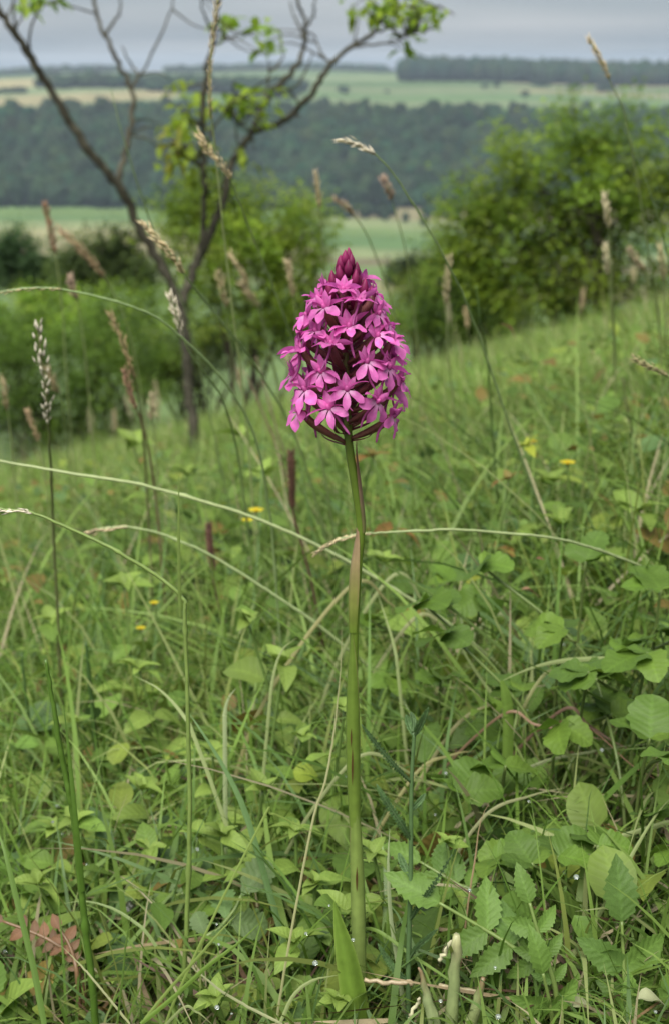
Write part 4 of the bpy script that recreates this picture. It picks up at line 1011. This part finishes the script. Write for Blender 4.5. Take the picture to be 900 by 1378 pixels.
blade('pale dry blade lying flat across the bottom right', [(905, 1300), (850, 1308), (780, 1305), (700, 1310), (650, 1312)], .56, .56, 4, (.40, .38, .22))
for k, (a, b_, y0) in enumerate((((528, 775), (600, 880), .95), ((560, 830), (640, 905), .95), ((470, 790), (560, 850), .9), ((660, 830), (720, 880), 1.0), ((735, 905), (790, 1010), .8), ((610, 980), (700, 930), .8), ((480, 1020), (600, 1075), .72), ((650, 1100), (760, 1060), .68), ((560, 1040), (640, 1010), .75), ((700, 1040), (880, 1000), .74))):
    nm = ('slanting left of the others', 'next to the first', 'close behind the orchid stem', 'beneath the lobed leaves', 'crossing the reddish stems', 'below the folded pale blade', 'right of the orchid stem', 'above the dark gap in the turf', 'near the feathery herb tip', 'lowest on the right slope')[k]
    blade('pale lying grass blade ' + nm, [a, ((a[0] + b_[0]) / 2 + 8, (a[1] + b_[1]) / 2 - 9), b_], y0, y0 + .02, 6.5, (.30 + .03 * (k % 3), .34, .15 + .02 * (k % 2)))
# ------------------------------------------------------------------ herbs, each with its own leaves
def var(tpls, cols, name, mat=M_LEAF): return [leaf_mesh(name, t, c, mat, .06) for t, c in zip(tpls, cols)]
L_OV = var([leaf_grid(ovate(w), 8, 4, f, c_, .12, k) for k, (w, f, c_) in enumerate(((.30, .3, .7), (.27, .4, 1.0), (.33, .2, .4)))], [(.18, .27, .050), (.21, .30, .060), (.14, .23, .040)], 'leaf')
L_LOB = var([leaf_grid(crenate(roundish(w), 4.0, .16), 26, 4, f, c_, .14, k) for k, (w, f, c_) in enumerate(((.46, .15, .5), (.40, .25, .8), (.48, .1, .3)))], [(.105, .185, .026), (.13, .215, .030), (.085, .15, .026)], 'leaflet')
L_SER = var([leaf_grid(toothed(ovate(w), 8, .30), 24, 4, f, c_, .10, k) for k, (w, f, c_) in enumerate(((.28, .3, .5), (.25, .35, .8), (.30, .2, .3)))], [(.115, .20, .038), (.13, .225, .042), (.10, .18, .038)], 'leaflet')
L_CRE = var([leaf_grid(crenate(obov(w), 5.5, .22), 22, 4, f, c_, .10, k) for k, (w, f, c_) in enumerate(((.40, .2, .5), (.36, .3, .8)))], [(.14, .215, .075), (.115, .195, .06)], 'leaflet')
L_RED = var([leaf_grid(ovate(w), 8, 4, .25, c_, .1, k) for k, (w, c_) in enumerate(((.26, 1.0), (.30, .6)))], [(.22, .13, .035), (.17, .14, .035)], 'leaf')
L_YEL = var([leaf_grid(ovate(.24), 8, 4, .3, .5, .1, 1)], [(.26, .30, .035)], 'leaf')
L_RUST = var([leaf_grid(ovate(w), 6, 4, .2, .6, .15, k) for k, w in enumerate((.32, .27))], [(.20, .105, .055), (.17, .10, .055)], 'leaflet')
L_DRY = var([leaf_grid(ovate(w), 8, 4, .5, 1.2, .25, k) for k, w in enumerate((.28, .22))], [(.34, .36, .20), (.26, .16, .085)], 'dry_leaf', M_STRAW)
def stem_part(root, P, r0, r1, col=(.12, .19, .045), name='stem', n=None, sides=7):
    C = spline(P, n or 6 * len(P)); V, F = tube(C, np.linspace(r0, r1, len(C)), sides)
    put(name, MB().add(V, F, np.array(col)).mesh(name, M_STEM), root); return C
def ground_pt(px, py, h, Y=None):
    Y = Y or hit(px, py, h); p = at(px, py, Y)
    return np.array([p.x, Y, float(gz(p.x, Y))]), p.z - float(gz(p.x, Y)), Y
def oregano(label, px, py, h=.05, size=.016, n=4, Y=None, tilt=None, cat='herb', group='opposite leaved herbs', lv=None):
    b, hh, Y = ground_pt(px, py, h, Y); hh = max(hh, .012)
    root = thing('leafy_herb', label, cat, b, group); lv = lv or L_OV
    tx, ty = tilt or (R.uniform(-.25, .25), R.uniform(-.2, .2))
    C = stem_part(root, [(0, 0, -.005), (tx * hh * .4, ty * hh * .4, hh * .5), (tx * hh, ty * hh, hh)], .0011, .0007)
    a0 = R.uniform(0, PI)
    for k in range(n):
        t = (k + 1) / n; p = C[int(t * (len(C) - 1))]
        for s in (0, 1):
            if R.random() < .12: continue
            a = a0 + (k % 2) * PI / 2 + s * PI + R.uniform(-.5, .5)
            sz = size * (1.1 - .45 * t ** 3) * R.uniform(.6, 1.2)
            put('leaf', R.choice(lv), root, mat4=mat_from(p, a, R.uniform(-.4, .5) + .3 * t ** 3, R.uniform(-.5, .5), sz))
    for s in range(4):
        put('leaf', lv[1 % len(lv)], root, mat4=mat_from(C[-1], a0 + s * PI / 2 + R.uniform(.3, 1.1), R.uniform(.5, 1.2), R.uniform(-.4, .4), size * R.uniform(.3, .6)))
    return root
def lobed(label, px, py, size=.026, n=3, h=.05, Y=None, lv=None, name='lobed_leaf_herb', cat='herb', group='herbs with lobed leaves', face=True):
    """several long stalked leaves, each of three crenate leaflets"""
    size *= .72
    b, hh, Y = ground_pt(px, py, h, Y); hh = max(hh, .015); lv = lv or L_LOB
    root = thing(name, label, cat, b, group)
    for k in range(n):
        a = R.uniform(0, 2 * PI) if k else -PI / 2
        d = R.uniform(.25, .9) * hh * (.4 if k == 0 else 1)
        e = np.array([math.cos(a) * d, math.sin(a) * d, hh * R.uniform(.75, 1.05) if k else hh])
        C = stem_part(root, [(0, 0, -.004), e * np.array([.35, .35, .6]), e], .0009, .0007, (.13, .18, .05), 'leaf_stalk')
        lf = R.uniform(-PI, PI) if not face else -PI / 2 + R.uniform(-1.2, 1.2) + PI * (R.random() < .5)
        pt = R.uniform(-.35, .9); rl = R.uniform(-.6, .6)
        for q, da in enumerate((0, 1.15, -1.15)):
            s = size * (1.0 if q == 0 else .86) * R.uniform(.9, 1.1)
            put('leaflet', R.choice(lv), root, mat4=mat_from(C[-1], lf + da, pt * (1 if q == 0 else .6), rl + R.uniform(-.25, .25), s))
    return root
def pinnate(label, pts, size, npair, dY=0, lv=None, name='pinnate_leaf_herb', cat='herb', group='herbs with pinnate leaves', roll=0.0, Y=None, tipleaf=True, scol=(.14, .20, .05)):
    """one leaf rachis through the given pixels (from its foot to its tip) with paired toothed leaflets"""
    lv = lv or L_SER
    Y = Y or hit(pts[0][0], pts[0][1], .03)
    Pw = [np.array(at(px, py, Y + dY * i / (len(pts) - 1))) for i, (px, py) in enumerate(pts)]
    b = Pw[0].copy(); b[2] = float(gz(b[0], b[1]))
    root = thing(name, label, cat, b, group)
    C = spline([np.array(b) - [0, 0, .004]] + Pw, 30) - b
    V, F = tube(C, np.linspace(.0012, .0006, 30), 6); put('leaf_stalk', MB().add(V, F, np.array(scol)).mesh('leaf_stalk', M_STEM), root)
    T = C[-1] - C[12]; T /= np.linalg.norm(T)
    ph = math.atan2(T[1], T[0]); pit = math.asin(max(-1, min(1, T[2])))
    nrm = np.array([R.uniform(-.15, .15), -.75, .65]); nrm -= T * nrm.dot(T); nrm /= np.linalg.norm(nrm); side = np.cross(T, nrm)
    def frm(p, d, s):
        d = d / np.linalg.norm(d); z = nrm - d * nrm.dot(d); z /= np.linalg.norm(z); x = np.cross(d, z); m = Matrix.Identity(4)
        for i in range(3): m[i][0] = x[i] * s; m[i][1] = d[i] * s; m[i][2] = z[i] * s; m[i][3] = p[i]
        return m
    for k in range(npair):
        p = C[int(29 * (.35 + .6 * k / npair))]; s = size * (.7 + .35 * k / max(npair - 1, 1))
        for q in (-1, 1): put('leaflet', R.choice(lv), root, mat4=frm(p, T * R.uniform(.45, .75) + side * q + nrm * R.uniform(-.25, .2), s * R.uniform(.88, 1.1)))
    if tipleaf: put('leaflet', R.choice(lv), root, mat4=frm(C[-1], T + nrm * .05, size * 1.15))
    return root
# toothed and lobed leaves right of the orchid
lobed('lobed green leaf cluster just above the folded pale blade at right', 778, 872, .030, 3, .10)
lobed('large pale green lobed leaves above the reddish runner at right', 748, 820, .030, 3, .12)
lobed('dark lobed leaves at the right margin above the arched blade', 855, 850, .030, 3, .11)
lobed('upright lobed leaves high on the right margin', 880, 780, .030, 3, .12)
lobed('dark rounded leaves left of the reddish runner', 672, 1000, .030, 3, .07)
lobed('wide toothed leaf under the reddish runner, half in shade', 690, 1050, .028, 2, .05)
lobed('bright green leaf cluster hanging below the arched pale blade', 742, 945, .026, 3, .08)
lobed('lobed leaves at the right edge below the arched blade', 860, 965, .028, 3, .08)
lobed('pale lobed leaves behind the orchid stem on its right', 590, 905, .026, 3, .08)
lobed('broad rounded leaves in the middle of the right turf', 745, 1130, .024, 3, .05)
lobed('light rounded leaf pair right of the dark gap', 800, 1125, .022, 2, .05)
lobed('small lobed leaves at the right edge near the yellow leaf', 872, 1090, .020, 3, .05)
lobed('dull green lobed leaves half way up right of the orchid', 640, 780, .026, 3, .10)
lobed('pale lobed leaves beside the orange petal', 780, 740, .026, 3, .12)
pinnate('toothed pinnate leaf reaching left over the cut pale stalks', [(735, 1310), (690, 1275), (650, 1250), (590, 1215)], .020, 3, .01, Y=.475)
pinnate('upright toothed leaf in front of the dark gap at lower right', [(845, 1360), (840, 1320), (838, 1285), (836, 1240)], .021, 2, .01, Y=.47)
pinnate('narrow upright toothed sprig right of the pinnate leaf', [(748, 1340), (735, 1290), (722, 1250), (712, 1215)], .013, 3, .01, Y=.468)
pinnate('dark toothed leaves at the very bottom right of the cut stalks', [(745, 1410), (742, 1370), (738, 1345), (730, 1310)], .016, 2, .0, Y=.46)
pinnate('toothed leaf spreading in the bottom right corner', [(830, 1420), (850, 1390), (870, 1368), (890, 1350)], .018, 2, .0, Y=.455)
pinnate('hairy toothed leaf behind the feathery herb', [(640, 1210), (615, 1190), (590, 1175), (565, 1160)], .017, 3, .01)
pinnate('soft grey green scalloped leaf left of the orchid foot', [(215, 1215), (240, 1205), (268, 1192), (290, 1180)], .018, 3, .01, L_CRE, name='scalloped_leaf_herb')
pinnate('second scalloped leaf below the first, by the upright stalk', [(270, 1275), (295, 1250), (315, 1225), (325, 1205)], .016, 2, .01, L_CRE, name='scalloped_leaf_herb')
pinnate('scalloped grey green leaf lying left of the upright stalk', [(250, 1190), (225, 1195), (205, 1200), (185, 1205)], .015, 2, .0, L_CRE, name='scalloped_leaf_herb')
pinnate('rusty orange dying pinnate leaf at the lower left edge', [(110, 1300), (75, 1270), (45, 1255), (5, 1240)], .0075, 6, .01, L_RUST, name='dying_leaf', scol=(.17, .10, .05))
pinnate('second rusty dying leaf hanging by the dark bare stalk', [(105, 1320), (100, 1290), (92, 1268), (80, 1250)], .0065, 4, .01, L_RUST, name='dying_leaf', scol=(.17, .10, .05))
# opposite leaved herbs on the left
for (px, py, h, s, n, lab) in ((250, 1128, .06, .018, 4, 'pale green leafy herb behind the upright stalk, left of the orchid foot'), (300, 1142, .06, .017, 4, 'pale herb with crowded leaves above the scalloped leaf'),
        (345, 1165, .05, .016, 3, 'small herb tucked against the leaning bluish blade'), (400, 1118, .06, .018, 4, 'leafy herb close to the left side of the orchid stem'), (335, 1048, .07, .018, 4, 'bright leafy sprig behind the bluish blade'),
        (205, 1075, .06, .018, 4, 'leafy sprig left of the upright stalk half way up'), (372, 1262, .04, .020, 2, 'yellow green herb with lobed spreading leaves below the bluish blade'), (432, 1225, .05, .020, 3, 'broad leaved herb touching the tip of the orchid leaf'),
        (135, 1105, .06, .018, 4, 'leafy herb beside the dark bare stalk at left'), (285, 1010, .07, .018, 4, 'leafy sprig near the hooked whitish blade'), (440, 945, .09, .020, 4, 'yellow green leafy sprig left of the orchid stem'), (385, 1005, .07, .019, 4, 'green leafy sprig right of the hooked blades'),
        (62, 1125, .06, .018, 4, 'leafy herb at the left between the bare stalk and the edge'), (25, 1075, .07, .019, 4, 'leafy herb at the left edge above the reddish leaves'), (170, 1150, .05, .016, 3, 'small leafy herb between the bare stalk and the upright stalk'),
        (90, 1180, .05, .016, 3, 'low leafy herb left of the bare stalk'), (420, 1180, .05, .019, 3, 'green herb against the lower orchid stem'), (310, 1330, .035, .016, 3, 'dark small herb at the bottom left of the orchid leaf'), (430, 1335, .03, .015, 3, 'small herb in the shade left of the orchid leaf'),
        (530, 1140, .06, .015, 3, 'green herb between the orchid and the feathery herb'), (625, 1150, .05, .016, 3, 'low herb right of the feathery herb'), (150, 960, .08, .020, 4, 'leafy herb among grass at the left, beside the dark stalk'), (230, 900, .10, .022, 4, 'leafy herb behind the upright stalk in the mid turf'),
        (350, 900, .10, .022, 4, 'leafy sprig between the brown spikes and the hooked blade'), (70, 830, .12, .024, 4, 'blurred leafy herb in the mid turf at far left'), (180, 800, .13, .024, 4, 'blurred leafy herb below the bent pale stalk'), (400, 830, .12, .024, 4, 'leafy herb at the foot of the brown seed spike'),
        (545, 760, .14, .026, 4, 'blurred leafy herb right behind the orchid stem'), (690, 700, .15, .028, 4, 'blurred leafy herb left of the orange petal'), (740, 660, .17, .030, 4, 'blurred leafy herb under the yellow flower at right'), (840, 700, .15, .028, 4, 'blurred leafy herb at the right of the mid meadow'),
        (320, 600, .20, .034, 5, 'leafy herb patch right of the tree foot'), (250, 600, .20, .034, 5, 'leafy herb patch around the tree foot'), (200, 640, .18, .032, 5, 'leafy herb patch below the tree foot at left'), (360, 650, .18, .030, 5, 'leafy herb between the tree foot and the brown spike')):
    oregano(lab, px, py, h, s * 1.3, n)
oregano('young shrub with brownish red drooping leaves in the mid meadow behind the orchid', 585, 622, .22, .026, 4, .96, lv=L_RED, cat='sapling', group=None)
oregano('yellow tipped young shoot rising from the reddish sapling', 622, 600, .24, .020, 2, .96, lv=L_YEL, cat='sapling', group=None)
oregano('reddish leaved shoot right of the reddish sapling', 655, 640, .19, .022, 3, .98, lv=L_RED, cat='sapling', group=None)
# a round leaf by itself
b, hh, Y_ = ground_pt(411, 1056, .05)
rt_ = thing('round_leaf_herb', 'single yellow green round leaf on a stalk left of the orchid stem', 'herb', b)
C = stem_part(rt_, [(0, 0, -.004), (.004, .003, hh * .5), (.008, 0, hh)], .0008, .0006)
put('leaf', leaf_mesh('leaf', leaf_grid(obov(.5), 10, 4, .1, .3), (.19, .25, .03)), rt_, mat4=mat_from((.006, .003, hh + .003), math.pi, .3, .5, .012))

# feathery herb (yarrow like) right of the orchid
fb = np.array(at(549, 1400, .49)); fb[2] = float(gz(fb[0], fb[1])) - .003
fh = thing('feathery_herb', 'upright herb with finely cut feathery leaves right of the orchid', 'herb', fb)
C = spline([fb, np.array(at(549, 1300, .49)), np.array(at(552, 1180, .49)), np.array(at(553, 1060, .49)), np.array(at(557, 985, .49))], 40)
V, F = tube(C, np.linspace(.0011, .0006, 40), 8); put('stem', MB().add(V, F, (.085, .15, .055)).mesh('stem', M_STEM, fb), fh)
def feather(pts, wpx, folded=.5):
    P = spline([np.array(at(px, py, .49 + dy)) for px, py, dy in pts], 26); mb = MB()
    V, F = tube(P, np.linspace(.0006, .0002, 26), 5); mb.add(V, F, (.09, .155, .06))
    T = np.gradient(P, axis=0); T /= np.linalg.norm(T, axis=1)[:, None]
    for i in range(2, 26):
        t = i / 25; w = wpx * sO * math.sin(PI * min(1, t * .9 + .1)) ** .6
        for sgn in (-1, 1):
            for q in range(3):
                sd = np.cross(T[i], [0.2, -1, .3]); sd /= np.linalg.norm(sd)
                nr = np.cross(T[i], sd)
                d = sd * sgn * (1 - .25 * abs(q - 1)) + T[i] * (.55 + .3 * (q - 1)) + nr * (q - 1) * folded + rng.normal(0, .1, 3); d /= np.linalg.norm(d)
                L_ = w * (1 if q == 1 else .75); p = P[i]
                e = np.cross(d, T[i]); e /= np.linalg.norm(e) + 1e-9; tw = np.cross(d, e)
                hw = .00045
                mb.add([p + tw * hw * .5, p - tw * hw * .5, p + d * L_ * .6 - tw * hw, p + d * L_, p + d * L_ * .6 + tw * hw], np.array([(0, 1, 2, 4)]).tolist() and [np.array([(0, 1, 2, 4)]), np.array([(4, 2, 3)])], np.array((.085, .155, .055)) * R.uniform(.75, 1.25))
    put('feathery_leaf', mb.mesh('feathery_leaf', M_LEAF, fb), fh, kind='stuff')
feather([(557, 990, 0), (565, 975, -.002), (576, 952, -.004)], 7); feather([(556, 990, 0), (550, 975, .003), (546, 962, .004)], 6); feather([(555, 985, 0), (556, 970, .004), (552, 958, .006)], 5)
feather([(552, 1052, 0), (530, 1030, -.003), (505, 1000, -.005), (486, 975, -.006)], 6); feather([(552, 1130, 0), (540, 1110, -.003), (520, 1080, -.004), (506, 1055, -.004)], 8)
feather([(553, 1090, 0), (563, 1080, .003), (572, 1068, .005)], 6); feather([(550, 1240, 0), (562, 1220, -.003), (580, 1195, -.005), (608, 1150, -.006)], 7); feather([(551, 1180, 0), (543, 1165, .003), (536, 1148, .006)], 7); feather([(549, 1320, 0), (535, 1310, .003), (520, 1290, .004), (508, 1270, .004)], 7)
feather([(550, 1290, 0), (560, 1275, -.002), (575, 1262, -.004), (588, 1250, -.005)], 6)

# yellow flowers
PET = leaf_mesh('petal', leaf_grid(obov(.42), 5, 2, .15, .3), (.72, .62, .03), M_PETAL)
def buttercup(label, px, py, h, size, Y=None):
    b, hh, Y = ground_pt(px, py, h, Y); root = thing('yellow_flower', label, 'flower', b, 'yellow meadow flowers')
    C = stem_part(root, [(0, 0, -.005), (.006, .004, hh * .5), (0, 0, hh)], .0009, .0006)
    for k in range(5): put('petal', PET, root, mat4=mat_from(C[-1], k * 2 * PI / 5 + .3, .35, 0, size))
    V, F = CROWNS_S[0]; put('flower_centre', MB().add(V * size * .28, F, (.60, .50, .03)).mesh('flower_centre', M_PETAL), root, loc=tuple(C[-1] + np.array([0, 0, size * .2])))
buttercup('bright yellow flower in the mid meadow at right', 763, 624, .22, .006, 1.0); buttercup('yellow flower left of the brown seed spike', 345, 688, .18, .006, 1.0); buttercup('second yellow flower close to the one by the brown spike', 333, 701, .17, .0045, .98)
buttercup('small yellow flower under the bent pale stalk', 208, 812, .12, .0035); buttercup('faint yellow flower in the turf at mid left', 190, 846, .11, .0035)
buttercup('small yellow flower far out left of the larger one at right', 718, 594, .25, .003, 1.1)
# orange petal and curled brown leaf
for (lab, px, py, h, s, lv_, cat) in (('orange red fallen petal on the grass at mid right', 720, 751, .13, .005, L_RUST[0], 'petal'), ('curled brown dead leaf below the orange petal', 700, 794, .10, .012, L_DRY[1], 'dead leaf'), ('crumpled pale dead leaf at the bottom right of the cut stalks', 760, 1352, .012, .012, L_DRY[0], 'dead leaf'),
        ('pale upturned dead leaf at the bottom right', 855, 1345, .015, .013, L_DRY[0], 'dead leaf'), ('pale dead leaf lying at the bottom under the toothed leaves', 700, 1372, .010, .014, L_DRY[0], 'dead leaf'), ('rolled brown leaf in the dark gap right of the feathery herb', 628, 1100, .02, .022, L_DRY[1], 'dead leaf'), ('pinkish curled dry leaf before the dark thicket at right', 672, 436, .30, .022, L_DRY[1], 'dead leaf')):
    Y_ = 1.3 if py < 500 else hit(px, py, h)
    p = at(px, py, Y_)
    me = lv_.copy(); o = put('withered_scrap' if cat != 'petal' else 'fallen_scrap', me, mat4=mat_from(p, R.uniform(-.6, .6), R.uniform(-.2, .3), R.uniform(-.5, .5), s)); tag(o, lab, cat)
# cut pale stalks at the bottom
def stalk(label, pts, Y, r0, r1, col, tipcol, name='cut_stalk', flat=None, lie=False):
    Pw = [np.array(at(px, py, Y + (0 if not lie else 0))) for px, py in pts]
    C = spline(Pw, 16); C[1:] += rng.normal(0, .0003, (15, 3)); rr = rng.uniform(.88, 1.12, 16) * np.interp(np.linspace(0, 1, 16), [0, .6, .92, 1], [r0, (r0 + r1) / 2, r1, r1 * .55]) * mpp(Y)
    V, F = tube(C, rr, 12)
    t = np.concatenate([np.repeat(np.linspace(0, 1, 16), 12), [0, 1]])
    cc = np.array([mixc_(np.array(col), np.array(tipcol), (q - .72) / .22 + R.uniform(-.25, .25)) * R.uniform(.85, 1.12) for q in t]) * (1 + .05 * np.concatenate([np.tile(np.arange(12) % 2 * 2 - 1, 16), [0, 0]]))[:, None]
    o = put(name, MB().add(V, F, cc).mesh(name, M_STEM, C[0]), None, loc=tuple(C[0]))
    return tag(o, label, 'stalk' if not lie else 'straw', 'pale stalks at the orchid foot')
PS = (.22, .27, .11)
# positions close to the orchid foot
stalk('tallest cut pale green stalk right of the feathery herb foot', [(602, 1420), (606, 1378), (610, 1320), (615, 1258)], .465, 10, 7.5, PS, (.34, .34, .17))
stalk('short cut stalk with a brown pointed tip, right of the tallest', [(628, 1420), (634, 1380), (642, 1345), (650, 1315)], .462, 11, 5, (.21, .25, .10), (.20, .14, .07))
stalk('broad torn leaf base with a brown edge beside the feathery herb', [(592, 1420), (584, 1378), (574, 1340), (563, 1302)], .464, 13, 3, (.24, .29, .13), (.20, .13, .07))
stalk('cream dry straw lying across the bottom, right piece', [(590, 1326), (630, 1334), (660, 1340), (694, 1346)], .475, 3.6, 3.2, (.40, .34, .20), (.36, .28, .16), 'dry_straw', lie=True)
stalk('cream dry straw lying behind the feathery herb foot', [(490, 1318), (520, 1322), (545, 1322), (556, 1324)], .478, 3.2, 3.4, (.34, .27, .16), (.32, .25, .15), 'dry_straw', lie=True)
stalk('thin pale straw leaning against the tallest cut stalk', [(590, 1293), (602, 1275), (616, 1256)], .468, 3.2, 3, (.46, .44, .27), (.46, .42, .27), 'dry_straw', lie=True)
stalk('thin pale straw at the foot of the feathery herb', [(545, 1385), (556, 1360), (566, 1342)], .47, 3.2, 2.6, (.46, .44, .27), (.46, .42, .27), 'dry_straw', lie=True)
# dark bud on a thin stem
b, hh, Y_ = ground_pt(175, 1224, .05, .60)
rt_ = thing('seed_capsule', 'dark round seed capsule on a thin stalk at lower left', 'seed capsule', b)
C = stem_part(rt_, [(0, 0, -.004), (.002, 0, hh * .5), (0, 0, hh)], .0007, .0006)
V, F = CROWNS[1]; put('capsule', MB().add(V * .0032, F, (.03, .035, .018)).mesh('capsule', M_STEM), rt_, loc=tuple(C[-1]))

# water beads on the leaves
m, t_, n_, l_ = new_mat('water_bead')
gl = n_('ShaderNodeBsdfPrincipled'); gl.inputs['Base Color'].default_value = (.9, .95, .95, 1); gl.inputs['Roughness'].default_value = .03; gl.inputs['Transmission Weight'].default_value = .85; gl.inputs['IOR'].default_value = 1.33
oo = n_('ShaderNodeOutputMaterial'); l_(gl.outputs[0], oo.inputs['Surface'])
mb = MB(); Vd, Fd = CROWNS_S[2]
bm = bmesh.new(); bmesh.ops.create_icosphere(bm, subdivisions=2, radius=1); Vd = np.array([v.co[:] for v in bm.verts]); Fd = np.array([[v.index for v in f.verts] for f in bm.faces]); bm.free()
for k in range(60):
    px, py = R.uniform(0, 900), R.uniform(820, 1370); Y_ = hit(px, py, R.uniform(.02, .07)); p = np.array(at(px, py, Y_ - .004))
    mb.add(Vd * R.uniform(.0004, .0010) * np.array([1, 1, .85]) + p, Fd, (.9, .9, .9))
tag(put('water_beads', mb.mesh('water_beads', m)), 'scattered drops of water glinting on the leaves', 'water', kind='stuff')

# ------------------------------------------------------------------ haze over the valley
m = bpy.data.materials.new('haze'); m.use_nodes = True; t_ = m.node_tree; t_.nodes.clear()
pv_ = t_.nodes.new('ShaderNodeVolumePrincipled'); pv_.inputs['Color'].default_value = (.72, .86, 1.0, 1); pv_.inputs['Density'].default_value = .00014; pv_.inputs['Anisotropy'].default_value = .0
oo = t_.nodes.new('ShaderNodeOutputMaterial'); t_.links.new(pv_.outputs[0], oo.inputs['Volume'])
bm = bmesh.new(); bmesh.ops.create_cube(bm, size=1); me = bpy.data.meshes.new('haze'); bm.to_mesh(me); bm.free(); me.materials.append(m)
hz = put('haze', me); hz.scale = (13000, 6200, 130); hz.location = (0, 3000, -29)
tag(hz, 'thin bluish haze lying over the far valley', 'haze', kind='stuff')
